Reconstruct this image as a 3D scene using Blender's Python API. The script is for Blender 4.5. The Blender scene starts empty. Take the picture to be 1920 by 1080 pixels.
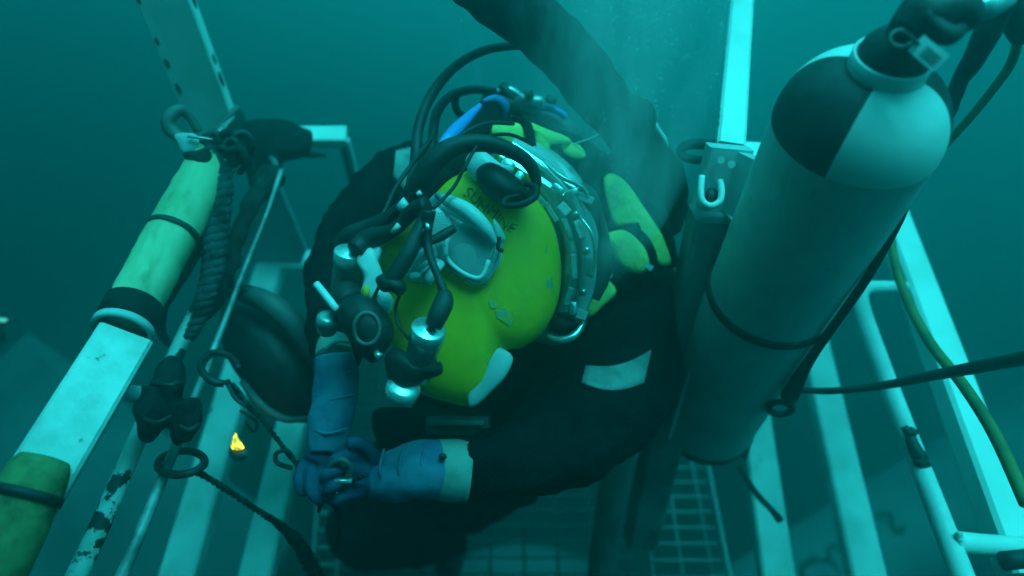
import bpy, bmesh, math, random
from mathutils import Vector, Matrix, noise
random.seed(7)
S = bpy.context.scene
C = S.collection

# ------------------------------------------------------------------ camera
PITCH = math.radians(50)
F = 1280.0                      # focal length in photo pixels
cam_d = bpy.data.cameras.new('camera'); cam = bpy.data.objects.new('camera', cam_d); C.objects.link(cam)
cam_d.sensor_width = 36; cam_d.lens = 24; cam_d.clip_end = 200; cam_d.clip_start = 0.02
cam.location = (0, 0, 0); cam.rotation_euler = (math.pi/2 - PITCH, 0, 0)
cam_d.dof.use_dof = True; cam_d.dof.focus_distance = 1.02; cam_d.dof.aperture_fstop = 1.5
S.camera = cam

# ------------------------------------------------------------------ water light
w = bpy.data.worlds.new('World'); S.world = w; w.use_nodes = True
nt = w.node_tree; nt.nodes.clear()
def wn(t, **k):
    n = nt.nodes.new(t)
    for a, b in k.items(): setattr(n, a, b)
    return n
out = wn('ShaderNodeOutputWorld'); bg = wn('ShaderNodeBackground'); bg.inputs['Strength'].default_value = 1.7
tc = wn('ShaderNodeTexCoord'); sep = wn('ShaderNodeSeparateXYZ')
nt.links.new(tc.outputs['Generated'], sep.inputs[0])
dp = wn('ShaderNodeVectorMath', operation='DOT_PRODUCT'); dp.inputs[1].default_value = Vector((0.30, 0.72, 0.62)).normalized()
nt.links.new(tc.outputs['Generated'], dp.inputs[0])
mr = wn('ShaderNodeMapRange'); mr.inputs['From Min'].default_value = -1; mr.inputs['From Max'].default_value = 1
nt.links.new(dp.outputs['Value'], mr.inputs['Value'])
rp = wn('ShaderNodeValToRGB')
nt.links.new(mr.outputs[0], rp.inputs[0])
el = rp.color_ramp.elements
el[0].position = 0.0; el[0].color = (0.0001, 0.003, 0.004, 1)
el[1].position = 1.0; el[1].color = (0.012, 0.62, 0.66, 1)
for p_, g_ in ((.30, .005), (.48, .03), (.56, .10), (.66, .40), (.78, .60)):
    e = el.new(p_); e.color = (g_*.015, g_*.95, g_, 1)
nt.links.new(rp.outputs[0], bg.inputs[0]); nt.links.new(bg.outputs[0], out.inputs[0])

sun_d = bpy.data.lights.new('sun', 'SUN'); sun = bpy.data.objects.new('sun', sun_d); C.objects.link(sun)
sun_d.energy = 4.2; sun_d.angle = math.radians(32); sun_d.color = (0.045, 0.93, 1.0)
SUN_DIR = Vector((0.28, 0.20, 1.0)).normalized()          # towards the light, down through the water
sun.rotation_euler = SUN_DIR.to_track_quat('Z', 'Y').to_euler()

S.view_settings.view_transform = 'Standard'; S.view_settings.look = 'None'
S.view_settings.gamma = 1; S.view_settings.use_curve_mapping = False
S.view_settings.exposure = 0.22
S.render.engine = 'CYCLES'
S.cycles.use_denoising = True
S.cycles.volume_bounces = 1
S.cycles.max_bounces = 6; S.cycles.transparent_max_bounces = 24

# ------------------------------------------------------------------ helpers
UP = Vector((0, math.sin(PITCH), math.cos(PITCH))); FW = Vector((0, math.cos(PITCH), -math.sin(PITCH))); RT = Vector((1, 0, 0))
def P(x, y, d):
    return d*((x-960)/F*RT + (540-y)/F*UP + FW)
def PZ(x, y, z):                # where the sight line meets the level z
    r = P(x, y, 1); return r*(z/r.z)

def thing(name, label, cat, loc, group=None, kind=None):
    o = bpy.data.objects.new(name, None); C.objects.link(o); o.location = loc
    o.empty_display_size = .05
    o['label'] = label; o['category'] = cat
    if group: o['group'] = group
    if kind: o['kind'] = kind
    return o
def tag(o, label, cat, group=None):
    o['label'] = label; o['category'] = cat
    if group: o['group'] = group
    return o
def worldloc(o):
    v = Vector((0, 0, 0))
    while o: v = v + Vector(o.location); o = o.parent
    return v
def mk(name, verts, faces, mat, parent=None, smooth=True, origin=None, mats=None, fm=None):
    if parent is not None: org = worldloc(parent)
    else: org = origin if origin is not None else sum(verts, Vector())/len(verts)
    me = bpy.data.meshes.new(name)
    me.from_pydata([tuple(v-org) for v in verts], [], faces); me.validate(); me.update()
    o = bpy.data.objects.new(name, me); C.objects.link(o)
    if mats:
        for m in mats: me.materials.append(m)
        for p, i in zip(me.polygons, fm): p.material_index = i
    else: me.materials.append(mat)
    for p in me.polygons: p.use_smooth = smooth
    if parent is not None: o.parent = parent
    else: o.location = org
    return o

def cr(pts, n):                 # Catmull-Rom through tuples/vectors of any length
    L = [tuple(p) for p in pts]; L = [L[0]] + L + [L[-1]]; o = []
    for i in range(1, len(L)-2):
        for k in range(n):
            t = k/n
            o.append(tuple(.5*((2*b)+(c-a)*t+(2*a-5*b+4*c-d)*t*t+(3*b-a-3*c+d)*t**3) for a, b, c, d in zip(L[i-1], L[i], L[i+1], L[i+2])))
    o.append(L[-2]); return o

def geo_tube(pts, r, n=10, sub=5, flat=1.0, wob=0.0, upv=None, closed=False):
    pts = [Vector(p) for p in pts]
    rr = list(r) if isinstance(r, (list, tuple)) else [r]*len(pts)
    if sub > 1:
        q = cr([tuple(p)+(a,) for p, a in zip(pts, rr)], sub)
        pts = [Vector(a[:3]) for a in q]; rr = [max(a[3], 1e-4) for a in q]
    V, Fc = [], []; ref = upv or Vector((0.3, -.5, .8))
    N = len(pts); prev = None
    for i, p in enumerate(pts):
        t = (pts[min(i+1, N-1)] - pts[max(i-1, 0)])
        if closed: t = pts[(i+1) % N] - pts[(i-1) % N]
        t.normalize()
        if prev is None or upv: u = (ref - t*ref.dot(t))
        else: u = prev - t*prev.dot(t)
        if u.length < 1e-5: u = t.orthogonal()
        u.normalize(); prev = u; v = t.cross(u)
        for k in range(n):
            a = 2*math.pi*k/n
            s = rr[i]
            q = p + u*math.cos(a)*s*flat + v*math.sin(a)*s
            if wob: q += (q-p)*wob*noise.noise(q*35)
            V.append(q)
    for i in range(N if closed else N-1):
        j = (i+1) % N
        for k in range(n):
            m = (k+1) % n
            Fc.append((i*n+k, i*n+m, j*n+m, j*n+k))
    if not closed:
        Fc.append(tuple(reversed(range(n)))); Fc.append(tuple(range((N-1)*n, N*n)))
    return V, Fc
def join(*gs):
    V, Fc = [], []
    for v, f in gs:
        o = len(V); V += v; Fc += [tuple(i+o for i in x) for x in f]
    return V, Fc
def tube(name, pts, r, mat, parent=None, **k):
    V, Fc = geo_tube(pts, r, **k); return mk(name, V, Fc, mat, parent)
def ptube(name, pts, mat, parent=None, **k):
    """pts: (px, py, depth, diameter in photo pixels)"""
    return tube(name, [P(a, b, d) for a, b, d, s in pts], [s/2/F*d for a, b, d, s in pts], mat, parent, **k)

def geo_bar(A, B, wd, hd, up=Vector((0, 0, 1)), w2=None, bev=.12):
    """closed rectangular hollow-section bar with rounded edges; wd across, hd along up"""
    A, B = Vector(A), Vector(B); t = (B-A).normalized(); s = t.cross(up).normalized(); u = s.cross(t).normalized()
    V, Fc = [], []; w2 = w2 or wd
    N = max(2, int((B-A).length/.03))
    for i in range(N+1):
        f = i/N; c = A.lerp(B, f); ww = wd+(w2-wd)*f; b = min(ww, hd)*bev
        for sx, sy, q in ((1, 1, 0), (1, 1, 1), (-1, 1, 0), (-1, 1, 1), (-1, -1, 0), (-1, -1, 1), (1, -1, 0), (1, -1, 1)):
            first = (sx*sy > 0) ^ (q == 1)
            x = ww/2-(0 if first else b); y = hd/2-(b if first else 0)
            V.append(c + s*sx*x + u*sy*y)
    for i in range(N):
        for k in range(8):
            m = (k+1) % 8
            Fc.append((i*8+k, i*8+m, i*8+8+m, i*8+8+k))
    Fc.append(tuple(reversed(range(8)))); Fc.append(tuple(range(N*8, N*8+8)))
    return V, Fc
def bar(name, A, B, wd, hd, mat, parent=None, up=Vector((0, 0, 1)), w2=None):
    V, Fc = geo_bar(A, B, wd, hd, up, w2)
    o = mk(name, V, Fc, mat, parent, smooth=False); return o

def geo_box(c, sx, sy, sz, X=Vector((1, 0, 0)), Y=Vector((0, 1, 0)), Z=Vector((0, 0, 1)), bev=.15):
    b = min(sx, sy, sz)*bev
    V, Fc = [], []
    zs = [(-sz/2, b), (-sz/2+b, 0), (sz/2-b, 0), (sz/2, b)]
    for z, ins in zs:
        x, y = sx/2-ins, sy/2-ins
        for px, py in ((x, y-b), (x-b, y), (-x+b, y), (-x, y-b), (-x, -y+b), (-x+b, -y), (x-b, -y), (x, -y+b)):
            V.append(c + X*px + Y*py + Z*z)
    for i in range(3):
        for k in range(8):
            m = (k+1) % 8
            Fc.append((i*8+k, i*8+m, i*8+8+m, i*8+8+k))
    Fc.append(tuple(reversed(range(8)))); Fc.append(tuple(range(24, 32)))
    return V, Fc

class Blob:
    """pillow-like solid from an outline seen from the front: real thickness before and behind its rim"""
    def __init__(s, ol, d, front, back, gx=0, gy=0, pw=.5, sub=4, cen=None, rag=0.0, rings=9):
        L = list(ol) + [ol[0]]; e = [ol[-1]] + L + [ol[1]]
        q = []
        for i in range(1, len(e)-2):
            for k in range(sub):
                t = k/sub
                q.append(tuple(.5*((2*b)+(c-a)*t+(2*a-5*b+4*c-dd)*t*t+(3*b-a-3*c+dd)*t**3) for a, b, c, dd in zip(e[i-1], e[i], e[i+1], e[i+2])))
        s.ol = q; s.d = d; s.fr = front; s.bk = back; s.gx = gx; s.gy = gy; s.pw = pw; s.rag = rag; s.rings = rings
        s.c = cen or (sum(a for a, b in q)/len(q), sum(b for a, b in q)/len(q))
    def at(s, x, y, lift=0):
        a = math.atan2(y-s.c[1], x-s.c[0]); r = math.hypot(x-s.c[0], y-s.c[1]); R = 1e9; bd = 9
        for (p, q) in s.ol:
            t = abs((math.atan2(q-s.c[1], p-s.c[0])-a+math.pi) % (2*math.pi)-math.pi)
            if t < bd: bd = t; R = math.hypot(p-s.c[0], q-s.c[1])
        k = min(r/R, 1); h = s.fr*(1-k*k)**s.pw
        return P(x, y, s.d + s.gx*(x-s.c[0]) + s.gy*(y-s.c[1]) - h - lift)
    def geo(s):
        V, Fc = [], []; n = len(s.ol); M = s.rings
        prof = [(math.sin(i/M*math.pi/2), -1) for i in range(1, M+1)] + [(math.sin(i/M*math.pi/2), 1) for i in range(M-1, 0, -1)]
        def dep(x, y): return s.d + s.gx*(x-s.c[0]) + s.gy*(y-s.c[1])
        V.append(P(s.c[0], s.c[1], s.d-s.fr))
        for k, sg in prof:
            h = max(0, 1-k*k)**s.pw*(s.fr if sg < 0 else s.bk)
            for (p, q) in s.ol:
                x, y = s.c[0]+(p-s.c[0])*k, s.c[1]+(q-s.c[1])*k
                v = P(x, y, dep(x, y)+sg*h)
                if s.rag: v = v + Vector((noise.noise(v*26), noise.noise(v*26+Vector((9, 0, 0))), noise.noise(v*26+Vector((0, 7, 0)))))*s.rag
                V.append(v)
        V.append(P(s.c[0], s.c[1], s.d+s.bk)); R = len(prof)
        for k in range(n): Fc.append((0, 1+(k+1) % n, 1+k))
        for i in range(R-1):
            for k in range(n):
                m = (k+1) % n; Fc.append((1+i*n+k, 1+i*n+m, 1+(i+1)*n+m, 1+(i+1)*n+k))
        for k in range(n): Fc.append((len(V)-1, 1+(R-1)*n+k, 1+(R-1)*n+(k+1) % n))
        return V, Fc
    def make(s, name, mat, parent=None):
        V, Fc = s.geo(); return mk(name, V, Fc, mat, parent)

def lathe(A, ax, prof, n=32, a0=0, a1=2*math.pi, ref=None):
    """prof: (height along ax, radius)"""
    ax = ax.normalized(); u = (ref or Vector((1, 0, 0))); u = (u-ax*u.dot(ax)).normalized(); v = ax.cross(u)
    full = abs(a1-a0-2*math.pi) < 1e-6; m = n if full else n+1; V, Fc = [], []
    for h, r in prof:
        for k in range(m):
            a = a0+(a1-a0)*k/n; V.append(A+ax*h+(u*math.cos(a)+v*math.sin(a))*max(r, 1e-5))
    for i in range(len(prof)-1):
        for k in range(m if full else m-1):
            j = (k+1) % m; Fc.append((i*m+k, i*m+j, (i+1)*m+j, (i+1)*m+k))
    return V, Fc
def fixn(o):
    bm = bmesh.new(); bm.from_mesh(o.data); bmesh.ops.remove_doubles(bm, verts=bm.verts, dist=1e-5); bmesh.ops.recalc_face_normals(bm, faces=bm.faces); bm.to_mesh(o.data); bm.free(); return o

def voxel(o, size, smooth=6, disp=0.0, dscale=.06):
    m = o.modifiers.new('r', 'REMESH'); m.mode = 'VOXEL'; m.voxel_size = size; m.use_smooth_shade = True
    m = o.modifiers.new('s', 'SMOOTH'); m.iterations = smooth; m.factor = .6
    if disp:
        t = bpy.data.textures.new('folds', 'CLOUDS'); t.noise_scale = dscale; t.noise_depth = 2
        m = o.modifiers.new('d', 'DISPLACE'); m.texture = t; m.strength = disp; m.mid_level = .5; m.texture_coords = 'LOCAL'
    return o

# ------------------------------------------------------------------ materials
def mat(name, col, rough=.5, metal=0.0, col2=None, nscale=8, thr=(.45, .6), bump=.15, bscale=60, stretch=(1, 1, 1), col3=None, thr3=(.62, .66), s3=18, spec=.5, coat=0):
    m = bpy.data.materials.new(name); m.use_nodes = True; t = m.node_tree; N = t.nodes; L = t.links
    b = N['Principled BSDF']; b.inputs['Roughness'].default_value = rough; b.inputs['Metallic'].default_value = metal
    b.inputs['Specular IOR Level'].default_value = spec; b.inputs['Coat Weight'].default_value = coat
    b.inputs['Base Color'].default_value = (*col, 1)
    tc = N.new('ShaderNodeTexCoord'); mp = N.new('ShaderNodeMapping'); mp.inputs['Scale'].default_value = stretch
    L.new(tc.outputs['Object'], mp.inputs[0]); last = None
    def layer(src, c, sc, th, det=6):
        n = N.new('ShaderNodeTexNoise'); n.inputs['Scale'].default_value = sc; n.inputs['Detail'].default_value = det; n.inputs['Roughness'].default_value = .62
        L.new(mp.outputs[0], n.inputs['Vector'])
        r = N.new('ShaderNodeMapRange'); r.inputs['From Min'].default_value = th[0]; r.inputs['From Max'].default_value = th[1]; L.new(n.outputs[0], r.inputs['Value'])
        x = N.new('ShaderNodeMix'); x.data_type = 'RGBA'; L.new(r.outputs[0], x.inputs['Factor'])
        if src is None: x.inputs['A'].default_value = (*col, 1)
        else: L.new(src, x.inputs['A'])
        x.inputs['B'].default_value = (*c, 1); return x.outputs['Result']
    if col2: last = layer(None, col2, nscale, thr)
    if col3: last = layer(last, col3, s3, thr3, 9)
    if last: L.new(last, b.inputs['Base Color'])
    if bump:
        n = N.new('ShaderNodeTexNoise'); n.inputs['Scale'].default_value = bscale; n.inputs['Detail'].default_value = 5; L.new(mp.outputs[0], n.inputs['Vector'])
        bp = N.new('ShaderNodeBump'); bp.inputs['Strength'].default_value = bump; bp.inputs['Distance'].default_value = .004
        L.new(n.outputs[0], bp.inputs['Height']); L.new(bp.outputs[0], b.inputs['Normal'])
    return m
M = {}
M['white'] = mat('white_paint', (.68, .69, .67), .6, col2=(.36, .40, .37), nscale=13, thr=(.42,.72), col3=(.08, .08, .07), thr3=(.64, .69), s3=30, bump=.35)
M['dull'] = mat('dull_white_paint', (.60, .62, .60), .65, col2=(.34, .37, .34), nscale=7, thr=(.4, .7), col3=(.06, .06, .05), thr3=(.67, .70), s3=17, bump=.3)
M['worn'] = mat('worn_white_paint', (.80, .80, .78), .6, col2=(.55, .58, .52), nscale=14, col3=(.03, .03, .028), thr3=(.51, .53), s3=11, bump=.4)
M['clean'] = mat('clean_white_paint', (.82, .82, .80), .5, col2=(.72, .72, .68), nscale=7, bump=.1)
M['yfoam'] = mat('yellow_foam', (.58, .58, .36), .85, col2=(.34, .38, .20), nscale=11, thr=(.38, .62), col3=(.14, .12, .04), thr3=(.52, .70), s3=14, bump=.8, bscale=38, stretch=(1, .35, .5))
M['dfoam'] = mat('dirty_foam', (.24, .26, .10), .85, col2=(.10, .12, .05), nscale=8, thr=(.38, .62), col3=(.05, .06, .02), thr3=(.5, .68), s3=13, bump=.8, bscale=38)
M['black'] = mat('black_rubber', (.012, .013, .014), .6, bump=.3, col2=(.03, .03, .03), nscale=20)
M['black_cloth'] = mat('black_cloth', (.010, .011, .012), .95, bump=.6, bscale=120, col2=(.02, .022, .022), nscale=15, spec=.15)
M['dgrey'] = mat('dark_grey_steel', (.075, .08, .08), .6, bump=.3, col2=(.13, .13, .12), nscale=10)
M['mgrey'] = mat('grey_paint', (.40, .41, .41), .55, bump=.15, col2=(.30, .31, .31), nscale=4, col3=(.1, .1, .1), thr3=(.68, .72), s3=30)
M['lgrey'] = mat('pale_grey_paint', (.5, .52, .52), .55, bump=.2, col2=(.4, .42, .42), nscale=9)
M['suit'] = mat('black_suit_fabric', (.005, .006, .007), .95, bump=.6, bscale=200, col2=(.010, .011, .013), nscale=7, spec=.06)
M['blue'] = mat('blue_rubber', (.08, .19, .29), .8, bump=.5, bscale=50, col2=(.03, .10, .20), nscale=10, spec=.3)
M['navy'] = mat('dark_glove_rubber', (.02, .06, .12), .7, bump=.4, bscale=70, spec=.3)
M['cuff'] = mat('grey_cuff_rubber', (.30, .33, .30), .7, bump=.3, col2=(.22, .24, .22), nscale=20)
M['band'] = mat('reflective_band', (.34, .36, .35), .7, bump=.5, bscale=140, col2=(.20, .22, .21), nscale=18)
M['yshell'] = mat('yellow_helmet_gelcoat', (.98, .50, .010), .55, bump=.25, bscale=40, col2=(.70, .38, .02), nscale=12, thr=(.45,.68), col3=(.34, .32, .16), thr3=(.64, .70), s3=30)
M['yfab'] = mat('yellow_harness_fabric', (.72, .68, .18), .85, bump=.6, bscale=90, col2=(.48, .48, .14), nscale=12)
M['chrome'] = mat('chromed_brass', (.80, .82, .82), .26, .75, bump=.1, col2=(.5, .52, .52), nscale=15)
M['steel'] = mat('brushed_steel', (.62, .64, .64), .36, .55, bump=.2, col2=(.3, .32, .32), nscale=18)
M['plate'] = mat('white_plastic', (.70, .72, .72), .45, bump=.1, col2=(.6, .62, .62), nscale=15)
M['rod'] = mat('dull_steel_rod', (.42, .44, .44), .6, .4, bump=.4, col2=(.16, .17, .17), nscale=16, thr=(.42, .62))
M['rope'] = mat('dark_rope', (.014, .016, .016), .95, bump=.8, bscale=160, col2=(.035, .04, .04), nscale=30, spec=.1)
M['ropel'] = mat('grey_rope', (.06, .07, .08), .95, bump=.9, bscale=160, col2=(.02, .025, .025), nscale=30, spec=.1)
M['umb'] = mat('umbilical_sleeve', (.016, .018, .018), .95, bump=1.0, bscale=90, col2=(.035, .04, .035), nscale=25, spec=.15, stretch=(1, 1, .4))
M['ghose'] = mat('yellow_green_hose', (.16, .16, .05), .7, bump=.3, col2=(.10, .11, .04), nscale=20)
M['bhose'] = mat('blue_hose', (.06, .22, .62), .5, bump=.2, col2=(.10, .30, .70), nscale=20)
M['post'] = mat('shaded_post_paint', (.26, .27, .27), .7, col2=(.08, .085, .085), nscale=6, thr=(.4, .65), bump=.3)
M['clean2'] = mat('scuffed_rail_paint', (.70, .72, .70), .6, col2=(.48, .52, .50), nscale=12, thr=(.4, .7), col3=(.06, .06, .05), thr3=(.68, .70), s3=20, bump=.3)
M['quarter'] = mat('scuffed_white_paint', (.72, .73, .71), .5, col2=(.58, .60, .58), nscale=9, thr=(.42, .7), col3=(.2, .22, .2), thr3=(.69, .73), s3=34, bump=.15)
M['cyl'] = mat('cylinder_paint', (.60, .61, .60), .6, bump=.25, col2=(.40, .42, .41), nscale=11, thr=(.35, .75), col3=(.2, .21, .2), thr3=(.66, .74), s3=34)
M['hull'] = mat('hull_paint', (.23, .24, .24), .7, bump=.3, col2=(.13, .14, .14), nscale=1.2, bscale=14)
M['ink'] = mat('black_marking', (.012, .012, .012), .8, bump=0)
M['scuff'] = mat('scuffed_gelcoat', (.40, .40, .22), .7, bump=.3, col2=(.80, .45, .03), nscale=90, thr=(.42, .58))
M['ink2'] = mat('faded_marking', (.10, .08, .01), .8, bump=0, col2=(.35, .22, .01), nscale=60, thr=(.4, .6))
M['sand'] = mat('seabed_sand', (.22, .20, .16), .95, bump=.8, bscale=4, col2=(.14, .13, .11), nscale=.6)
M['skin'] = mat('skin', (.42, .26, .20), .55, bump=.1, bscale=80)
M['mesh'] = mat('galvanised_wire', (.10, .11, .11), .6, .3, bump=.2)
M['meshl'] = mat('pale_wire', (.45, .47, .46), .6, .1, bump=.2)
def glassmat():
    m = bpy.data.materials.new('window_glass'); m.use_nodes = True; t = m.node_tree; b = t.nodes['Principled BSDF']
    b.inputs['Base Color'].default_value = (.75, .80, .80, 1); b.inputs['Roughness'].default_value = .12
    b.inputs['Transmission Weight'].default_value = .75; b.inputs['IOR'].default_value = 1.25
    return m
M['glass'] = glassmat()
def bubmat():
    m = bpy.data.materials.new('air_bubble'); m.use_nodes = True; t = m.node_tree; b = t.nodes['Principled BSDF']
    b.inputs['Base Color'].default_value = (.85, .9, .9, 1); b.inputs['Roughness'].default_value = .25; b.inputs['Alpha'].default_value = .22
    return m
M['bubble'] = bubmat()
def emat(name, c, s):
    m = bpy.data.materials.new(name); m.use_nodes = True; t = m.node_tree; b = t.nodes['Principled BSDF']
    b.inputs['Base Color'].default_value = (*c, 1)
    b.inputs['Emission Color'].default_value = (*c, 1)
    n = t.nodes.new('ShaderNodeTexNoise'); n.inputs['Scale'].default_value = 160; tc = t.nodes.new('ShaderNodeTexCoord'); t.links.new(tc.outputs['Object'], n.inputs['Vector'])
    r = t.nodes.new('ShaderNodeMapRange'); r.inputs['From Min'].default_value = .42; r.inputs['From Max'].default_value = .6; r.inputs['To Min'].default_value = s*.05; r.inputs['To Max'].default_value = s
    t.links.new(n.outputs[0], r.inputs['Value']); t.links.new(r.outputs[0], b.inputs['Emission Strength'])
    return m
M['lamp'] = emat('strobe_glow', (1.0, .86, .06), 4.5)
M['glint'] = emat('small_green_lamp', (.25, 1.0, .75), 1.2)

exec_parts = []
# ================================================================== SETTING
v = []; f = []
NX = 40
for i in range(NX+1):
    for j in range(NX+1):
        x = -7.6+15.2*i/NX; y = -7.6+15.2*j/NX
        v.append(Vector((x, y, -9.2+.18*noise.noise(Vector((x*.5, y*.5, 0))))))
for i in range(NX):
    for j in range(NX):
        a = i*(NX+1)+j; f.append((a, a+NX+1, a+NX+2, a+1))
sb = mk('seabed', v, f, M['sand'], origin=Vector((0, 0, -9.2))); sb['kind'] = 'structure'
hz = mk('haze', *geo_box(Vector((0, 0, -3.9)), 27.6, 27.6, 8.6, bev=.0001), None, smooth=False) if False else None
me = bpy.data.meshes.new('haze'); bm = bmesh.new(); bmesh.ops.create_cube(bm, size=1); bm.to_mesh(me); bm.free()
hz = bpy.data.objects.new('haze', me); C.objects.link(hz); hz.scale = (16, 16, 10.9); hz.location = (0, 0, -5.05); hz['kind'] = 'stuff'
hm = bpy.data.materials.new('water_haze'); hm.use_nodes = True; t = hm.node_tree; t.nodes.clear()
o_ = t.nodes.new('ShaderNodeOutputMaterial'); pv = t.nodes.new('ShaderNodeVolumePrincipled')
pv.inputs['Color'].default_value = (.01, .56, .57, 1); pv.inputs['Density'].default_value = .30; pv.inputs['Anisotropy'].default_value = .75
pv.inputs['Absorption Color'].default_value = (.0, .0, .0, 1)
t.links.new(pv.outputs[0], o_.inputs['Volume']); me.materials.append(hm)

# ================================================================== DIVE STAGE (steel basket)
st = thing('dive_stage', 'white painted steel diving stage of bars, rails and wire grating around the diver', 'diving stage', (0, .9, -2.25))
ZS = -1.72
def slat(x0, y0, x1, y1, w0, m='white', z=ZS, **k):
    A = PZ(x0, y0, z); B = PZ(x1, y1, z)
    A2 = P(x0, y0, 1); wA = w0
    return bar('slat', A, B, wA, .05, M[m], st, **k)
slat(508, 497, 322, 1130, .088, 'dull')
slat(585, 640, 470, 1130, .080, 'dull')
slat(1395, 640, 1462, 1130, .080, 'dull')
slat(1505, 560, 1635, 1130, .084, 'dull')
bar('crossbar', PZ(520, 492, ZS-.003), PZ(700, 494, ZS-.003), .075, .05, M['clean'], st)
# big right bar and inner tube rail
bar('rail', P(1650, 350, 1.75), P(1922, 1085, 1.17), .066, .06, M['clean'], st)
ptube('rail', [(1700, 538, 1.50, 20), (1650, 538, 1.47, 23), (1620, 543, 1.45, 26), (1616, 575, 1.43, 29), (1655, 690, 1.36, 32), (1708, 830, 1.27, 35), (1762, 970, 1.18, 39), (1812, 1100, 1.10, 43)], M['clean2'], st, n=14)
for q in ([(1694, 800), (1704, 812), (1712, 806)], [(1706, 820), (1716, 845), (1728, 862), (1722, 872)], [(1722, 862), (1732, 872), (1738, 868)]):
    ptube('peeled_patch', [(a, b, 1.255-.0004*(b-800), 18) for a, b in q], M['black'], st, n=9, wob=.7)
ptube('stub_tube', [(1792, 1016, 1.155, 40), (1850, 1022, 1.16, 40), (1925, 1028, 1.17, 42)], M['clean'], st, n=14)
tube('clamp', [P(1880, 1052, 1.12), P(1935, 1046, 1.12)], .015, M['black'], st, sub=2)
# left rail: square bar, yellow foam, caps
A = P(232, 655, 1.03); B = P(20, 985, .86)
bar('rail', P(236, 632, 1.04), P(22, 985, .86), .078, .040, M['white'], st, up=Vector((.55, -.15, 1)))
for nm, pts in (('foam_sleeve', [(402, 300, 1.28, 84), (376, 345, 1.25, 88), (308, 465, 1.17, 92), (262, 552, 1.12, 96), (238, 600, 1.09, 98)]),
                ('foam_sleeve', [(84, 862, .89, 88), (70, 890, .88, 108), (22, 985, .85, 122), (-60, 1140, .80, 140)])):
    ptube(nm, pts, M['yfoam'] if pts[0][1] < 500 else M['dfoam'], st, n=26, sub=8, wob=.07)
def ringon(a, b, k, extra, w, mt, nm, par, da=None):
    """band round a tube axis a->b (px,py,d,dia) at fraction k"""
    A, B = P(*a[:3]), P(*b[:3]); c = A.lerp(B, k); ax = (B-A).normalized(); r = (a[3]/2/F*a[2])*(1-k)+(b[3]/2/F*b[2])*k
    V, Fc = lathe(c, ax, [(-w/2, r*.9), (-w/2, r+extra), (w/2, r+extra), (w/2, r*.9)], 28); return fixn(mk(nm, V, Fc, mt, par))
ringon((376, 345, 1.25, 88), (262, 552, 1.12, 96), .47, .0025, .010, M['black'], 'tape_band', st)
ringon((70, 890, .88, 108), (22, 985, .85, 122), .42, .004, .012, M['black'], 'tape_band', st)
ringon((262, 552, 1.12, 97), (228, 622, 1.07, 100), .55, .003, .040, M['black_cloth'], 'tape_wrap', st)
ringon((262, 552, 1.12, 100), (228, 622, 1.07, 104), .93, .002, .012, M['lgrey'], 'end_cap', st)
ptube('stub_tube', [(200, 735, 1.05, 34), (250, 738, 1.08, 32), (296, 741, 1.11, 30)], M['clean'], st, n=14)
# peeling tube D
ptube('rail', [(400, 520, 1.32, 26), (345, 632, 1.26, 29), (300, 730, 1.2, 31), (255, 830, 1.14, 33), (190, 980, 1.06, 37), (130, 1110, 1.0, 40)], M['worn'], st, n=14)
# upper left post and corner
bar('post', P(262, -130, 1.33), P(412, 262, 1.60), .112, .03, M['clean'], st, up=Vector((0, -1, 0)))
V, Fc = geo_bar(P(412, 256, 1.52), P(452, 212, 1.56), .012, .045); mk('bracket', V, Fc, M['dgrey'], st, smooth=False)
V, Fc = geo_bar(P(408, 250, 1.50), P(441, 214, 1.54), .006, .006); mk('weld_bead', V, Fc, M['clean'], st, smooth=False)
# chipped edges of that post
def chips(A, B, n, sz, off, nm, mt):
    gs = []
    for i in range(n):
        if random.random() < .3: continue
        t0 = (i+random.random()*.5)/n; t1 = t0+random.uniform(.35, 1.0)/n
        gs.append(geo_tube([A.lerp(B, t0)+off, A.lerp(B, (t0+t1)/2)+off*1.01, A.lerp(B, t1)+off], [sz*.4, sz*random.uniform(.7, 1.2), sz*.3], n=6, sub=2, wob=.4))
    V, Fc = join(*gs); o = mk(nm, V, Fc, mt, st); o['kind'] = 'stuff'; return o
chips(P(232, -60, 1.33), P(372, 250, 1.56), 8, .0058, Vector(), 'chipped_edge', M['black'])
chips(P(342, -60, 1.33), P(442, 226, 1.56), 8, .0042, Vector(), 'chipped_edge', M['black'])
# cross member with bright top
bar('crossbar', P(440, 258, 1.66), P(650, 257, 1.70), .058, .03, M['clean'], st, up=Vector((0, 0, 1)))
bar('post', P(645, 262, 1.70), P(700, 480, 2.0), .028, .02, M['lgrey'], st, up=Vector((0, -1, 0)))
tube('edge_strip', [P(646, 276, 1.68), P(655, 320, 1.75), P(668, 380, 1.84)], .004, M['black'], st, sub=3, wob=.3)
# gusset plate under it
g = [P(515, 330, 2.0), P(575, 470, 2.25), P(560, 505, 2.3), P(480, 505, 2.3), P(430, 470, 2.25)]
V = g+[p+Vector((0, .012, -.004)) for p in g]; n = len(g)
gp = mk('gusset_plate', V, [tuple(range(n)), tuple(reversed(range(n, 2*n)))]+[(i, (i+1) % n, n+(i+1) % n, n+i) for i in range(n)], M['mgrey'], st, smooth=False)
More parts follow.
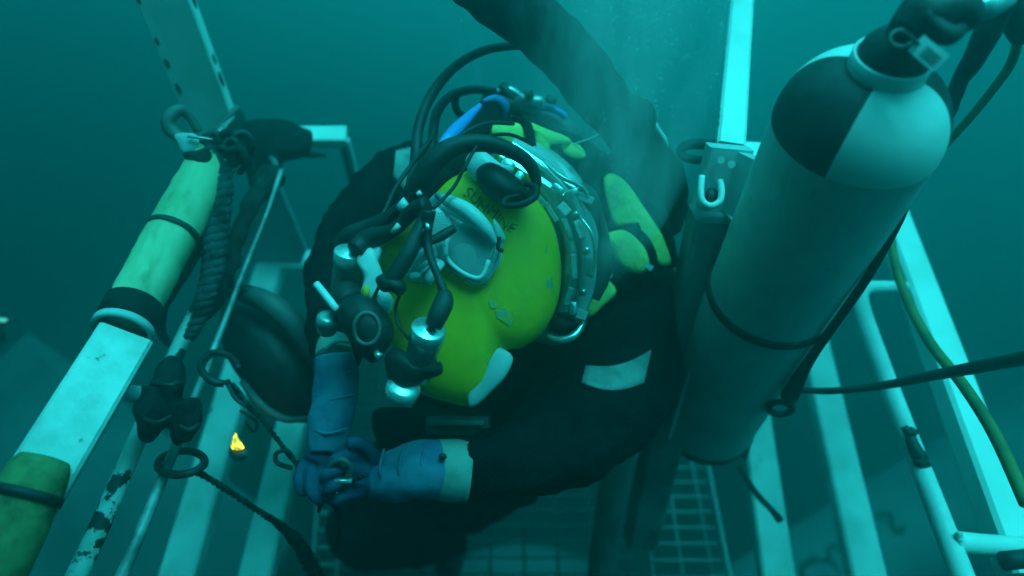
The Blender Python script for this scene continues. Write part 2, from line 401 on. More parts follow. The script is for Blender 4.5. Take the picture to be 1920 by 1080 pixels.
# right: bright top bar, bracket, padeye, post
bar('top_bar', P(1402, -160, 1.75), P(1367, 285, 1.15), .047, .04, M['clean'], st, up=Vector((0, 0, 1)))
chips(P(1378, -10, 1.5), P(1342, 262, 1.14), 26, .0022, Vector(), 'chipped_edge', M['dgrey'])
chips(P(1420, -10, 1.5), P(1392, 268, 1.14), 26, .0022, Vector(), 'chipped_edge', M['dgrey'])
bar('short_bar', P(1395, 290, 1.30), P(1440, 292, 1.32), .05, .03, M['clean'], st, up=Vector((0, 0, 1)))
pA, pB = P(1362, 262, 1.13), P(1205, 940, 1.62)
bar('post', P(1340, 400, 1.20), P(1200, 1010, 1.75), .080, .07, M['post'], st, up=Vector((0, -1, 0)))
bar('post_flange', P(1365, 400, 1.19), P(1248, 800, 1.45), .008, .075, M['mgrey'], st, up=Vector((0, -1, 0)))
bar('bracket', P(1368, 275, 1.115), P(1338, 392, 1.165), .074, .03, M['lgrey'], st, up=Vector((0, -1, 0)))
bar('bracket_flange', P(1404, 290, 1.10), P(1368, 398, 1.15), .022, .045, M['lgrey'], st, up=Vector((.5, -1, 0)))
cu = [P(1316+0, 330, 1.115), P(1314, 360, 1.11), P(1318, 378, 1.108), P(1333, 386, 1.107), P(1349, 378, 1.108), P(1353, 360, 1.11), P(1350, 338, 1.115)]
tube('padeye', cu, .0055, M['clean'], st, n=10)
Blob([(1324, 358), (1334, 352), (1345, 358), (1347, 370), (1340, 380), (1328, 380), (1321, 370)], 1.125, .012, .01).make('bolt', M['black'], st)
ptube('handle', [(1345, 272, 1.17, 20), (1300, 270, 1.19, 20), (1278, 278, 1.2, 18), (1282, 294, 1.2, 16), (1310, 300, 1.19, 16), (1335, 294, 1.18, 14)], M['black'], st, n=10)
ptube('hang_rod', [(528, 318, 1.46, 11), (500, 400, 1.42, 7), (460, 500, 1.35, 9), (418, 610, 1.28, 12), (368, 740, 1.2, 16), (320, 860, 1.13, 19), (262, 1000, 1.05, 22), (215, 1110, 1.0, 25)], M['rod'], st, n=12)
# dark down pipes
ptube('down_pipe', [(1180, 780, 1.9, 60), (1150, 900, 1.95, 52), (1120, 1120, 2.0, 50)], M['dgrey'], st, n=14)
# unseen plate and beams added over the near half to shade the foreground
mk('shade_plate', *geo_box(Vector((-.62, -.42, .24)), 2.1, 1.8, .012), M['mgrey'], st, smooth=False)
for x_ in (-1.6, -.7, .35): bar('shade_plate_beam', Vector((x_, -1.25, .215)), Vector((x_, .47, .215)), .05, .03, M['white'], st)
# weld beads and bolts
def bead(nm, A_, B_, r_): tube(nm, [A_.lerp(B_, i/8)+Vector((0, 0, .0015*(i % 2))) for i in range(9)], r_, M['dull'], st, sub=2, n=7, wob=.4)
bead('weld_bead', P(1655, 352, 1.70), P(1700, 352, 1.70), .004)
bead('weld_bead', P(196, 718, 1.035), P(197, 752, 1.035), .005)
bead('weld_bead', P(1797, 998, 1.135), P(1799, 1034, 1.135), .005)
for a, b, d_ in ((1352, 300, 1.10), (1372, 308, 1.10), (420, 236, 1.5)):
    mk('bolt_head', *geo_tube([P(a, b, d_), P(a, b, d_-.006)], .0065, n=6, sub=1), M['dull'], st, smooth=False)
# floor gratings: every wire a part
ZG = -2.27
def grating(x0, x1, y0, y1, dx, dy, r, mt, z, par):
    base = []
    V, Fc = geo_tube([Vector((0, y0, z)), Vector((0, y1, z))], r, n=6, sub=1)
    o = mk('wire', V, Fc, mt, par); o.location.x = x0 - worldloc(par).x + worldloc(par).x
    first = o; x = x0
    while x < x1-dx*.5:
        x += dx; c = first.copy(); C.objects.link(c); c.parent = par; c.location.x = x; base.append(c)
    V, Fc = geo_tube([Vector((x0, 0, z+r*1.6)), Vector((x1, 0, z+r*1.6))], r, n=6, sub=1)
    o = mk('wire', V, Fc, mt, par); o.location.y = y0
    y = y0
    while y < y1-dy*.5:
        y += dy; c = o.copy(); C.objects.link(c); c.parent = par; c.location.y = y
grating(-.62, .40, .60, 1.75, .11, .052, .0042, M['mesh'], ZG, st)
grating(.44, .66, .62, 1.28, .092, .052, .0034, M['meshl'], -2.2, st)
bar('grating_frame', Vector((.672, .55, -2.19)), Vector((.672, 1.30, -2.19)), .01, .03, M['meshl'], st)
# left ladder like tread strip between the slats
for k in range(7):
    a = PZ(598, 900+k*32, -2.1); b = PZ(640, 900+k*32, -2.1)
    bar('tread', a, b, .012, .02, M['mgrey'], st)
for x in (596, 642):
    bar('tread_frame', PZ(x+6, 880, -2.104), PZ(x-12, 1110, -2.104), .012, .03, M['mgrey'], st)

# far structures below
pt = thing('pontoon', 'large pale steel pipe lying deep below the right rails with dark lettering', 'pipe', P(1700, 960, 4.3))
A = P(1200, 1330, 3.4); B = P(2080, 735, 5.0)
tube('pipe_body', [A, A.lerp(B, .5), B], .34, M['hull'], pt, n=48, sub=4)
sl = thing('steel_slab', 'flat pale slab far below the left rail, one corner pointing up', 'slab', P(200, 900, 4.2))
g = [P(55, 622, 4.6), P(560, 1000, 4.0), P(380, 1250, 3.2), P(-500, 1150, 3.6)]
V = g+[p+Vector((0, 0, -.15)) for p in g]
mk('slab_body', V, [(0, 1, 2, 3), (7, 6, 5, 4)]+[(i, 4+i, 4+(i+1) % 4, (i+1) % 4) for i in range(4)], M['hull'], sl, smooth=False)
tank = thing('curved_tank', 'dim curved tank top far below the floor grating', 'tank', P(1000, 1180, 3.6))
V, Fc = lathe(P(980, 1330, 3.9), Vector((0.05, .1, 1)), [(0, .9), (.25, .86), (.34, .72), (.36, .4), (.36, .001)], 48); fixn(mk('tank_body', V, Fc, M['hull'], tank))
def textmesh(body, size, fn, nm, mt, par, ext=.0015, bold=.0):
    cu_ = bpy.data.curves.new('t', 'FONT'); cu_.body = body; cu_.size = size; cu_.resolution_u = 3; cu_.offset = bold
    to = bpy.data.objects.new('t', cu_); C.objects.link(to)
    dg = bpy.context.evaluated_depsgraph_get(); me = bpy.data.meshes.new_from_object(to.evaluated_get(dg))
    V = [fn(v.co.x, v.co.y) for v in me.vertices]; Fc = [tuple(p.vertices) for p in me.polygons]
    bpy.data.objects.remove(to); o = mk(nm, V, Fc, mt, par, smooth=False); return o
def onpipe(x, y):
    ax = (B-A).normalized(); c = A + ax*(1.0+x); u = Vector((0, 0, 1)); u = (u-ax*u.dot(ax)).normalized(); s = ax.cross(u)
    a = -.95+y/.34*-1
    return c + (u*math.cos(a)-s*math.sin(a)*1)*.343 if False else c + (u*math.cos(.35-y/.34)+s*math.sin(.35-y/.34)*-1)*.343
textmesh('CARU  S', .20, onpipe, 'lettering', M['ink'], pt, bold=.006)

# ================================================================== RIGHT GAS CYLINDER
cyT = P(1603, 245, .88); cyB = P(1318, 800, 1.60); ax = (cyT-cyB).normalized(); L = (cyT-cyB).length; R = .1045
cy = thing('gas_cylinder', 'tall grey gas cylinder with black and white quartered shoulder, upright at the right', 'gas cylinder', cyB)
ref = (P(1200, 400, 1)-P(1500, 400, 1))
prof = [(0, .001), (0.0, R*.72), (.008, R*.88), (.03, R*.98), (.06, R), (L*.33, R), (L*.66, R), (L, R)]
fixn(mk('cylinder_body', *lathe(cyB, ax, prof, 72), M['cyl'], cy))
H = .092
def dome(a):
    s = math.sin(a); return (H*s, R*.48+(R*.52)*math.cos(a))
dp_ = [(0, R+.0008)]+[(H*math.sin(a)+.0008, (R*.34)+(R*.66+.0008)*math.cos(a)) for a in [i/12*math.pi/2 for i in range(1, 13)]]
# quarter boundaries measured from the direction towards the viewer
u = Vector((0, -1, 0)); u = (u-ax*u.dot(ax)).normalized()
for q in range(4):
    a0 = math.radians(-36+90*q)
    V, Fc = lathe(cyT, ax, dp_, 18, a0, a0+math.pi/2, ref=-u)
    mk('shoulder_quarter', V, Fc, M['quarter'] if q % 2 == 0 else M['black'], cy)
nk = cyT+ax*H
fixn(mk('neck_collar', *lathe(nk, ax, [(-.010, .040), (-.010, .0445), (.018, .0445), (.020, .0425), (.018, .040), (-.002, .038)], 48), M['plate'], cy))
fixn(mk('neck_cap', *lathe(nk, ax, [(0, .0405), (.018, .0402), (.030, .037), (.042, .029), (.049, .016), (.052, .001)], 40), M['black'], cy))
for k in (0.30,):
    c = cyB+ax*L*.60; V, Fc = lathe(c, ax, [(-.008, R), (-.008, R+.005), (.008, R+.005), (.008, R)], 64); fixn(mk('band', V, Fc, M['black'], cy))
c = cyB+ax*L*.045; V, Fc = lathe(c, ax, [(-.007, R-.002), (-.007, R+.004), (.007, R+.004), (.007, R-.002)], 64); fixn(mk('band', V, Fc, M['black'], cy))
# valve
vt = nk+ax*.04
mk('valve', *join(geo_tube([vt-ax*.01, vt+ax*.02, vt+ax*.05], [.020, .020, .016], n=16, sub=2),
   geo_tube([P(1700, 62, .735), P(1740, 30, .73), P(1790, 26, .73), P(1822, 22, .73)], [.017, .028, .026, .017], n=16, sub=5, wob=.4),
   geo_tube([P(1730, 24, .72), P(1770, 62, .72), P(1805, 50, .72)], [.013, .014, .008], n=12, sub=4, wob=.4)), M['black'], cy)
tube('valve_outlet', [P(1825, 18, .735), P(1850, 10, .74), P(1888, -6, .75)], [.012, .015, .012], M['steel'], cy, n=16)
V, Fc = geo_tube([P(1690+math.cos(a)*22, 72+math.sin(a)*16, .728) for a in [i*math.pi/6 for i in range(12)]], .0022, n=8, sub=1, closed=True)
mk('lock_ring', V, Fc, M['dgrey'], cy)
# tag
tg = thing('tag', 'small rectangular tag hanging from the neck of the gas cylinder', 'tag', P(1740, 100, .715))
tA, tB = P(1716, 80, .722), P(1766, 122, .708); X = (tB-tA).normalized(); nrm = (-(tA+tB)/2).normalized(); Y = nrm.cross(X).normalized()
mk('tag_plate', *geo_box((tA+tB)/2, .036, .020, .0012, X, Y, X.cross(Y)), M['plate'], tg, smooth=False)
mk('tag_print', *geo_box((tA+tB)/2+X*.003+nrm*.0011, .021, .011, .0004, X, Y, X.cross(Y)), M['mgrey'], tg, smooth=False)
for k in range(4):
    mk('print_line', *geo_box((tA+tB)/2+X*.003+Y*(.0038-.0026*k)+nrm*.0015, .017-.002*(k % 2), .0007, .0003, X, Y, X.cross(Y)), M['dgrey'], tg, smooth=False)
tube('tag_loop', [P(1688, 58, .727), P(1704, 66, .722), P(1722, 82, .716), P(1714, 72, .726)], .0017, M['black'], tg)

# hoses and straps by the cylinder
def single(name, label, cat, pts, mt, group=None, **k):
    o = ptube(name, pts, mt, None, **k); return tag(o, label, cat, group)
single('pressure_hose', 'thick black hose dropping from the cylinder valve behind its white shoulder', 'hose',
       [(1905, -30, .80, 50), (1868, 30, .82, 46), (1830, 105, .85, 42), (1796, 160, .90, 30), (1768, 235, 1.0, 26), (1725, 320, 1.12, 22), (1690, 380, 1.2, 20)], M['black'], wob=.2, n=12)
single('hose_fitting', 'black fitting at the upper right corner above the thin yellow green hose', 'fitting',
       [(1885, -20, .85, 46), (1900, 20, .86, 50), (1908, 58, .87, 40), (1910, 80, .88, 22)], M['black'], n=14)
single('air_hose', 'thin yellow green hose hanging from the black fitting beside the cylinder', 'hose',
       [(1910, 70, .88, 17), (1895, 120, .92, 17), (1860, 170, 1.0, 16), (1815, 225, 1.1, 15), (1760, 285, 1.2, 14), (1700, 350, 1.32, 13), (1672, 400, 1.40, 12)], M['ghose'], n=12)
single('air_hose', 'yellow green hose running down along the white rail at far right', 'hose',
       [(1668, 380, 1.42, 12), (1674, 470, 1.36, 15), (1696, 550, 1.3, 17), (1742, 640, 1.22, 19), (1806, 722, 1.12, 21), (1865, 815, 1.04, 23), (1925, 945, .95, 26)], M['ghose'], n=14)
o = single('strap', 'black strap stretched along the cylinder down to a ring', 'strap',
       [(1704, 388, .93, 4), (1680, 430, .94, 12), (1620, 530, 1.00, 17), (1560, 615, 1.08, 17), (1515, 680, 1.16, 20), (1480, 742, 1.24, 34)], M['black_cloth'], n=12)
V, Fc = geo_tube([P(1463+math.cos(a)*22, 765+math.sin(a)*12, 1.28+.02*math.sin(a)) for a in [i*math.pi/8 for i in range(16)]], .0065, n=10, sub=1, closed=True, wob=.3)
tag(mk('ring', V, Fc, M['black']), 'dark ring tied at the lower end of the strap beside the cylinder', 'ring')
single('cable', 'black cable leading off to the right edge across the white rails', 'cable',
       [(1480, 730, 1.29, 12), (1560, 733, 1.25, 13), (1660, 722, 1.18, 16), (1750, 704, 1.1, 20), (1850, 685, 1.02, 25), (1960, 664, .92, 30)], M['black'], n=12, wob=.1)
single('rope_end', 'short dark rope hooked over the pale slat below the cylinder', 'rope',
       [(1385, 875, 1.62, 8), (1418, 925, 1.62, 12), (1446, 955, 1.6, 12), (1462, 975, 1.6, 16)], M['rope'], n=8)
tag(Blob([(1372, 820), (1400, 812), (1408, 830), (1400, 860), (1385, 850)], 1.55, .01, .01).make('lug', M['black']), 'small dark lug at the foot of the cylinder beside the pale slat', 'lug')

# ================================================================== UMBILICAL
um = thing('umbilical', 'thick dark umbilical hose coming down to the diver from the top', 'umbilical hose', P(1240, 420, 1.35))
ptube('umbilical_sleeve', [(860, -70, 1.10, 118), (930, -8, 1.12, 112), (1010, 50, 1.15, 108), (1075, 115, 1.18, 108), (1120, 175, 1.21, 104), (1165, 235, 1.24, 88), (1205, 285, 1.27, 92), (1240, 335, 1.30, 88), (1255, 385, 1.34, 70), (1255, 430, 1.38, 44)],
      M['umb'], um, n=28, sub=12, wob=.09)
ptube('wrap', [(1110, 150, 1.16, 40), (1150, 180, 1.19, 52), (1180, 215, 1.22, 50), (1170, 262, 1.24, 40)], M['umb'], um, n=14, wob=.3)
ptube('wrap', [(1185, 185, 1.2, 26), (1205, 215, 1.2, 44), (1195, 270, 1.23, 50), (1150, 310, 1.26, 40)], M['umb'], um, n=14, wob=.3)
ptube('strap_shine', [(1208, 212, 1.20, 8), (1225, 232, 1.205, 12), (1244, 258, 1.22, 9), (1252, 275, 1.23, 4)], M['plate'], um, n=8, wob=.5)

# ================================================================== DIVER
dv = thing('person', 'commercial diver in a black suit and blue gauntlets bending forward, both hands working low', 'person', Vector((-.1, .85, -2.24)))
def ball(x, y, d, r, n=14):
    c = P(x, y, d); V, Fc = lathe(c, Vector((0, 0, 1)), [(-math.cos(i/n*math.pi)*r, math.sin(i/n*math.pi)*r) for i in range(n+1)], 18)
    return V, Fc
def limb(pts, **k):   # px,py,d,radius m
    return geo_tube([P(a, b, c) for a, b, c, r in pts], [r for a, b, c, r in pts], n=18, sub=6, **k)
g = []
g.append(limb([(930, 420, 1.50, .13), (925, 520, 1.52, .21), (935, 640, 1.58, .22), (925, 760, 1.68, .19), (905, 850, 1.80, .17)]))       # trunk
g.append(limb([(905, 520, 1.34, .075), (925, 480, 1.42, .10), (930, 440, 1.50, .12)]))                                                    # neck
g.append(ball(900, 530, 1.22, .085))                                                                                                     # head (inside the helmet)
g.append(limb([(905, 400, 1.50, .09), (800, 375, 1.47, .125), (725, 430, 1.42, .118), (672, 500, 1.36, .098), (652, 570, 1.28, .078), (636, 625, 1.19, .055), (628, 665, 1.14, .040)]))  # right arm
g.append(limb([(760, 370, 1.48, .12), (745, 440, 1.48, .14), (760, 560, 1.52, .14)]))
g.append(limb([(960, 420, 1.50, .10), (1080, 440, 1.46, .13), (1160, 540, 1.42, .118), (1168, 640, 1.36, .118), (1140, 740, 1.28, .112), (1060, 815, 1.18, .090), (980, 855, 1.13, .066), (870, 880, 1.10, .047)]))  # left arm
g.append(limb([(1080, 520, 1.50, .16), (1060, 640, 1.50, .16), (1030, 740, 1.48, .13)]))
g.append(limb([(1000, 620, 1.44, .12), (1010, 720, 1.36, .12), (1040, 790, 1.28, .10)]))
g.append(limb([(850, 850, 1.82, .125), (745, 890, 1.80, .105), (690, 935, 1.90, .078), (690, 980, 2.10, .060), (700, 1010, 2.24, .05)]))   # right leg
g.append(limb([(960, 860, 1.84, .125), (860, 930, 1.82, .105), (815, 965, 1.92, .078), (830, 1000, 2.12, .060), (850, 1020, 2.26, .05)]))  # left leg
V, Fc = join(*g)
body = voxel(mk('body', V, Fc, M['suit'], dv), .010, 5, .030, .055)
V, Fc = join(limb([(700, 1005, 2.27, .05), (690, 1025, 2.25, .052), (672, 1070, 2.20, .04)]))
voxel(mk('boot', V, Fc, M['black'], dv), .01, 4)
V, Fc = join(limb([(850, 1015, 2.29, .05), (845, 1035, 2.27, .052), (838, 1080, 2.20, .04)]))
voxel(mk('boot', V, Fc, M['black'], dv), .01, 4)
# reflective bands (cloth patches wrapped on the sleeves)
bpy.context.view_layer.update()
from mathutils.bvhtree import BVHTree
dg = bpy.context.evaluated_depsgraph_get(); ev = body.evaluated_get(dg); em = ev.to_mesh()
bvh = BVHTree.FromPolygons([body.matrix_world @ v.co for v in em.vertices], [tuple(p.vertices) for p in em.polygons]); ev.to_mesh_clear()
def patch(nm, quad, d, mt, par, bulge=.02, th=.004, N=10, Mm=5, gx=0, gy=0):
    (a, b, c, e_) = quad; V = []; Fc = []; cx = sum(q[0] for q in quad)/4; cyy = sum(q[1] for q in quad)/4
    for s in (0, 1):
        for i in range(N+1):
            for j in range(Mm+1):
                fu, fv = i/N, j/Mm
                x = (a[0]*(1-fu)+b[0]*fu)*(1-fv)+(e_[0]*(1-fu)+c[0]*fu)*fv; y = (a[1]*(1-fu)+b[1]*fu)*(1-fv)+(e_[1]*(1-fu)+c[1]*fu)*fv
                y += 14*math.sin(fu*math.pi)*(1 if nm == 'sleeve_band' else 0)
                ray = P(x, y, 1).normalized(); hit = bvh.ray_cast(Vector((0, 0, 0)), ray)
                L_ = hit[3] if hit[0] is not None else P(x, y, d).length
                V.append(ray*(L_-.004-bulge*0+s*th*1.6))
    k = (N+1)*(Mm+1)
    for i in range(N):
        for j in range(Mm):
            q = i*(Mm+1)+j; Fc.append((q, q+Mm+1, q+Mm+2, q+1)); Fc.append((k+q, k+q+1, k+q+Mm+2, k+q+Mm+1))
    ed = [i*(Mm+1) for i in range(N+1)]+[N*(Mm+1)+j for j in range(1, Mm+1)]+[i*(Mm+1)+Mm for i in range(N-1, -1, -1)]+[j for j in range(Mm-1, 0, -1)]
    for i in range(len(ed)):
        p, q = ed[i], ed[(i+1) % len(ed)]; Fc.append((p, q, k+q, k+p))
    return fixn(mk(nm, V, Fc, mt, par))
patch('sleeve_band', [(1098, 684), (1222, 655), (1208, 718), (1090, 718)], 1.215, M['band'], dv, bulge=.02)
patch('shoulder_band', [(742, 282), (775, 274), (762, 362), (737, 330)], 1.335, M['band'], dv, bulge=.012)
# gauntlets and cuffs
ptube('cuff', [(628, 636, 1.135, 56), (626, 652, 1.125, 66), (627, 668, 1.115, 70)], M['cuff'], dv, n=24, sub=3)
ptube('cuff', [(612, 655, 1.09, 8), (630, 640, 1.085, 9), (655, 640, 1.09, 8)], M['cuff'], dv, n=8)
ptube('gauntlet', [(627, 668, 1.11, 72), (630, 710, 1.10, 82), (626, 765, 1.08, 84), (616, 815, 1.07, 76), (612, 850, 1.06, 58)], M['blue'], dv, n=24, sub=6, wob=.12)
ptube('cuff', [(878, 882, 1.10, 114), (845, 880, 1.095, 116), (818, 880, 1.09, 110)], M['cuff'], dv, n=28, sub=4, wob=.06)
ptube('gauntlet', [(822, 880, 1.088, 108), (775, 884, 1.075, 106), (725, 892, 1.065, 92), (688, 896, 1.06, 74)], M['blue'], dv, n=28, sub=6, wob=.12)
for a, b, c_, d_ in ((598, 662, 700, 1.066), (594, 664, 742, 1.05), (590, 652, 806, 1.035)):
    tube('gauntlet_crease', [P(a, c_, d_+.012), P((a+b)/2-8, c_+7, d_), P(b, c_-3, d_+.014)], .0022, M['blue'], dv, n=6, sub=4, wob=.5)
for x_, d_ in ((792, 1.037), (752, 1.028), (716, 1.024)):
    tube('gauntlet_crease', [P(x_+4, 842, d_+.016), P(x_-4, 880, d_), P(x_+3, 918, d_+.014)], .0022, M['blue'], dv, n=6, sub=4, wob=.5)
tag_dot = Blob([(824, 852), (834, 850), (838, 858), (830, 864), (824, 860)], 1.045, .004, .004, sub=2).make('cuff_stud', M['black'], dv)
def hand(pts_palm, fingers, nm='glove'):
    gs = [limb(pts_palm, flat=1.0)]
    for fg in fingers: gs.append(limb(fg))
    V, Fc = join(*gs); return voxel(mk(nm, V, Fc, M['navy'], dv), .003, 3)
r1 = .0086
hand([(704, 893, 1.062, .030), (684, 892, 1.056, .031), (664, 891, 1.05, .026)], [
    [(690, 870, 1.05, r1*1.2), (672, 858, 1.035, r1*1.1), (650, 855, 1.015, r1*1.05), (628, 862, 1.0, r1), (620, 876, 1.005, r1*.85)],
    [(690, 886, 1.045, r1*1.2), (664, 880, 1.025, r1*1.12), (636, 880, 1.0, r1*1.05), (612, 890, .99, r1), (606, 904, 1.0, r1*.85)],
    [(690, 902, 1.045, r1*1.2), (664, 903, 1.027, r1*1.1), (638, 905, 1.003, r1*1.03), (618, 915, .995, r1), (612, 927, 1.006, r1*.85)],
    [(692, 914, 1.05, r1*1.1), (668, 924, 1.035, r1*1.0), (648, 929, 1.015, r1*.93), (632, 937, 1.01, r1*.88), (628, 947, 1.02, r1*.78)],
    [(706, 868, 1.05, r1*1.4), (690, 842, 1.03, r1*1.25), (668, 830, 1.015, r1*1.15), (650, 832, 1.01, r1)]])
hand([(613, 838, 1.075, .028), (606, 856, 1.075, .030), (598, 872, 1.07, .027)], [
    [(618, 866, 1.065, r1*1.2), (626, 888, 1.05, r1*1.1), (636, 908, 1.035, r1*1.03), (648, 918, 1.03, r1), (658, 916, 1.04, r1*.85)],
    [(602, 872, 1.062, r1*1.2), (604, 900, 1.045, r1*1.1), (612, 925, 1.03, r1*1.03), (626, 940, 1.03, r1), (636, 942, 1.04, r1*.85)],
    [(586, 870, 1.065, r1*1.15), (581, 898, 1.045, r1*1.08), (584, 922, 1.032, r1), (596, 938, 1.03, r1*.95), (606, 942, 1.04, r1*.85)],
    [(574, 864, 1.07, r1*1.05), (562, 888, 1.055, r1*.97), (560, 908, 1.045, r1*.9), (566, 922, 1.045, r1*.85), (574, 928, 1.05, r1*.78)],
    [(628, 846, 1.06, r1*1.4), (646, 858, 1.04, r1*1.25), (656, 874, 1.02, r1*1.15), (654, 888, 1.015, r1)]])
# harness collar: yellow fabric with black straps
ptube('harness_collar', [(905, 262, 1.30, 46), (935, 250, 1.32, 56), (990, 252, 1.34, 66), (1045, 277, 1.35, 70), (1100, 312, 1.35, 80), (1150, 365, 1.35, 96), (1188, 425, 1.35, 104), (1200, 480, 1.34, 96), (1165, 530, 1.33, 80), (1120, 565, 1.31, 66)],
      M['black_cloth'], dv, n=22, sub=7, wob=.12)
for ol, d_, g_ in (([(913, 244), (940, 228), (975, 233), (984, 264), (951, 270)], 1.17, .012),
               ([(957, 215), (1002, 231), (1063, 257), (1070, 268), (1034, 270), (1028, 282), (1006, 282), (996, 239), (975, 224)], 1.19, .012),
               ([(1060, 268), (1087, 272), (1098, 292), (1078, 296), (1058, 287)], 1.20, .01),
               ([(1132, 333), (1160, 328), (1203, 382), (1235, 430), (1258, 489), (1238, 496), (1223, 448), (1199, 424), (1156, 424), (1142, 386)], 1.25, .014),
               ([(1134, 440), (1172, 432), (1205, 457), (1219, 490), (1204, 514), (1166, 500), (1144, 470)], 1.245, .02),
               ([(1088, 530), (1116, 504), (1156, 545), (1130, 577), (1102, 594), (1088, 563)], 1.255, .012)):
    Blob(ol, d_, g_, .02, pw=.3, rag=.0025, sub=5).make('harness_panel', M['yfab'], dv)
ptube('d_ring', [(1152, 398, 1.245, 6), (1156, 376, 1.243, 7), (1176, 368, 1.243, 7), (1184, 382, 1.243, 7), (1172, 402, 1.245, 6)], M['black'], dv, n=8)
for pts in ([(960, 222, 1.18, 10), (984, 228, 1.165, 16), (993, 250, 1.16, 17), (998, 285, 1.16, 20)],
            [(1120, 430, 1.27, 14), (1160, 424, 1.25, 20), (1200, 440, 1.245, 24), (1224, 480, 1.25, 24), (1228, 520, 1.27, 30)],
            [(1100, 480, 1.26, 24), (1140, 508, 1.255, 26), (1178, 538, 1.27, 28)],
            [(1225, 370, 1.30, 26), (1248, 430, 1.29, 22), (1262, 500, 1.30, 24)],
            [(880, 300, 1.30, 60), (930, 310, 1.30, 70), (1000, 320, 1.30, 70), (1060, 350, 1.30, 70)]):
    ptube('harness_strap', pts, M['black_cloth'], dv, n=12, sub=5, wob=.1)
for a, b in ((1060, 276), (1216, 500), (1140, 516)):
    mk('buckle', *geo_box(P(a, b, 1.235), .016, .011, .006, RT*.8-UP*.6, UP*.8+RT*.6, FW*-1), M['steel'], dv, smooth=False)
# chest pouch between chin and forearm
ch = Blob([(700, 770), (790, 765), (905, 770), (935, 790), (930, 850), (880, 862), (800, 860), (720, 850)], 1.30, .05, .06, pw=.3).make('chest_pad', M['black_cloth'], dv)
mk('chest_weight', *geo_box(P(858, 797, 1.23), .115, .034, .02, RT, (UP*.98), FW*-1), M['dgrey'], dv)
mk('chest_bar', *geo_box(P(855, 792, 1.212), .10, .010, .012, RT, (UP*.98), FW*-1), M['cuff'], dv)

# ================================================================== HELMET
hl = thing('diving_helmet', 'yellow surface-supplied diving helmet with a small window, regulators and hoses', 'diving helmet', P(890, 520, 1.15))
sh = Blob([(858, 328), (905, 312), (955, 325), (1003, 368), (1038, 425), (1052, 498), (1045, 570), (1016, 625), (978, 652), (945, 660), (925, 700), (908, 745), (880, 762), (832, 752), (786, 736), (752, 700), (735, 645), (720, 590), (711, 525), (712, 468), (736, 425), (782, 372), (820, 345)],
          1.075, .080, .12, pw=.26, sub=4, cen=(885, 545), rings=16)
sh.make('shell', M['yshell'], hl)
hs = lambda x, y, l=0: sh.at(x, y, l)
def htube(nm, pts, mt, lift=0, par=None, **k):
    """pts: (px,py,dia px, extra lift m) laid on the shell"""
    P3 = [hs(a, b, lift+l) for a, b, s, l in pts]
    return tube(nm, P3, [s/2/F*(-p.dot(-FW)) for (a, b, s, l), p in zip(pts, P3)], mt, par or hl, **k)
# metal rear and clamp rings
Blob([(940, 262), (1000, 262), (1075, 315), (1115, 390), (1125, 480), (1105, 570), (1060, 640), (1000, 640), (900, 560), (880, 400)], 1.19, .05, .12, pw=.4, rings=8).make('rear_shell', M['steel'], hl)
for pts, dia, mt_, nm_ in (([(930, 290), (990, 322), (1040, 385), (1066, 450), (1070, 520), (1056, 585), (1034, 625)], 30, 'steel', 'clamp_ring'),
                 ([(958, 272), (1020, 306), (1072, 370), (1098, 445), (1102, 520), (1086, 580), (1060, 618)], 34, 'lgrey', 'neck_ring'),
                 ([(1000, 300), (1046, 340), (1084, 396), (1090, 450)], 10, 'chrome', 'trim_wire'),
                 ([(1085, 350), (1106, 372), (1122, 405), (1132, 445), (1130, 510), (1112, 560)], 30, 'dgrey', 'neck_dam')):
    ptube(nm_, [(a, b, 1.12+.02*i/6-(.03 if dia == 10 else 0), dia*(.85+.25*math.sin(i*1.9))) for i, (a, b) in enumerate(pts)], M[mt_], hl, n=16, sub=7, wob=.02)
for a, b, w_, h_, an, d_, m_ in ((1012, 372, .030, .008, -.9, 1.06, 'chrome'), (1034, 398, .034, .007, -1.0, 1.065, 'chrome'), (1058, 392, .020, .014, -.8, 1.07, 'plate'), (1098, 372, .026, .012, -.4, 1.09, 'chrome'),
        (1064, 430, .036, .008, -1.2, 1.075, 'steel'), (1086, 430, .030, .010, -1.2, 1.08, 'plate'), (1076, 500, .040, .009, -1.5, 1.08, 'steel'), (1104, 500, .030, .012, -1.6, 1.09, 'mgrey'), (1066, 556, .030, .010, -1.9, 1.085, 'steel'), (1090, 590, .018, .016, -.3, 1.09, 'mgrey')):
    mk('clamp_plate', *geo_box(P(a, b, d_), w_, h_, .008, RT*math.cos(an)+UP*math.sin(an), UP*math.cos(an)-RT*math.sin(an), FW*-1), M[m_], hl, smooth=False)
ptube('clamp_lever', [(1018, 300, 1.09, 6), (1050, 330, 1.075, 9), (1092, 352, 1.08, 9), (1104, 376, 1.09, 6)], M['chrome'], hl, n=10)
ptube('clamp_lever', [(1090, 410, 1.07, 6), (1110, 440, 1.065, 8), (1116, 480, 1.07, 8), (1108, 520, 1.08, 6)], M['chrome'], hl, n=10)
for a, b, s_ in ((1078, 402, 16), (1098, 470, 18), (1092, 548, 16), (1050, 372, 14)):
    ptube('ring_bolt', [(a, b, 1.10, s_), (a+3, b-2, 1.09, s_*.8)], M['chrome'], hl, n=8, sub=2)
bar('lift_handle', P(958, 272, 1.10), P(1082, 356, 1.10), .010, .012, M['chrome'], hl, up=Vector((0, -.3, 1)))
bar('lift_handle', P(938, 292, 1.09), P(1068, 374, 1.09), .010, .012, M['chrome'], hl, up=Vector((0, -.3, 1)))
mk('handle_block', *geo_box(P(1045, 356, 1.085), .022, .016, .02, RT*.8-UP*.6, UP*.8+RT*.6, FW*-1), M['chrome'], hl)
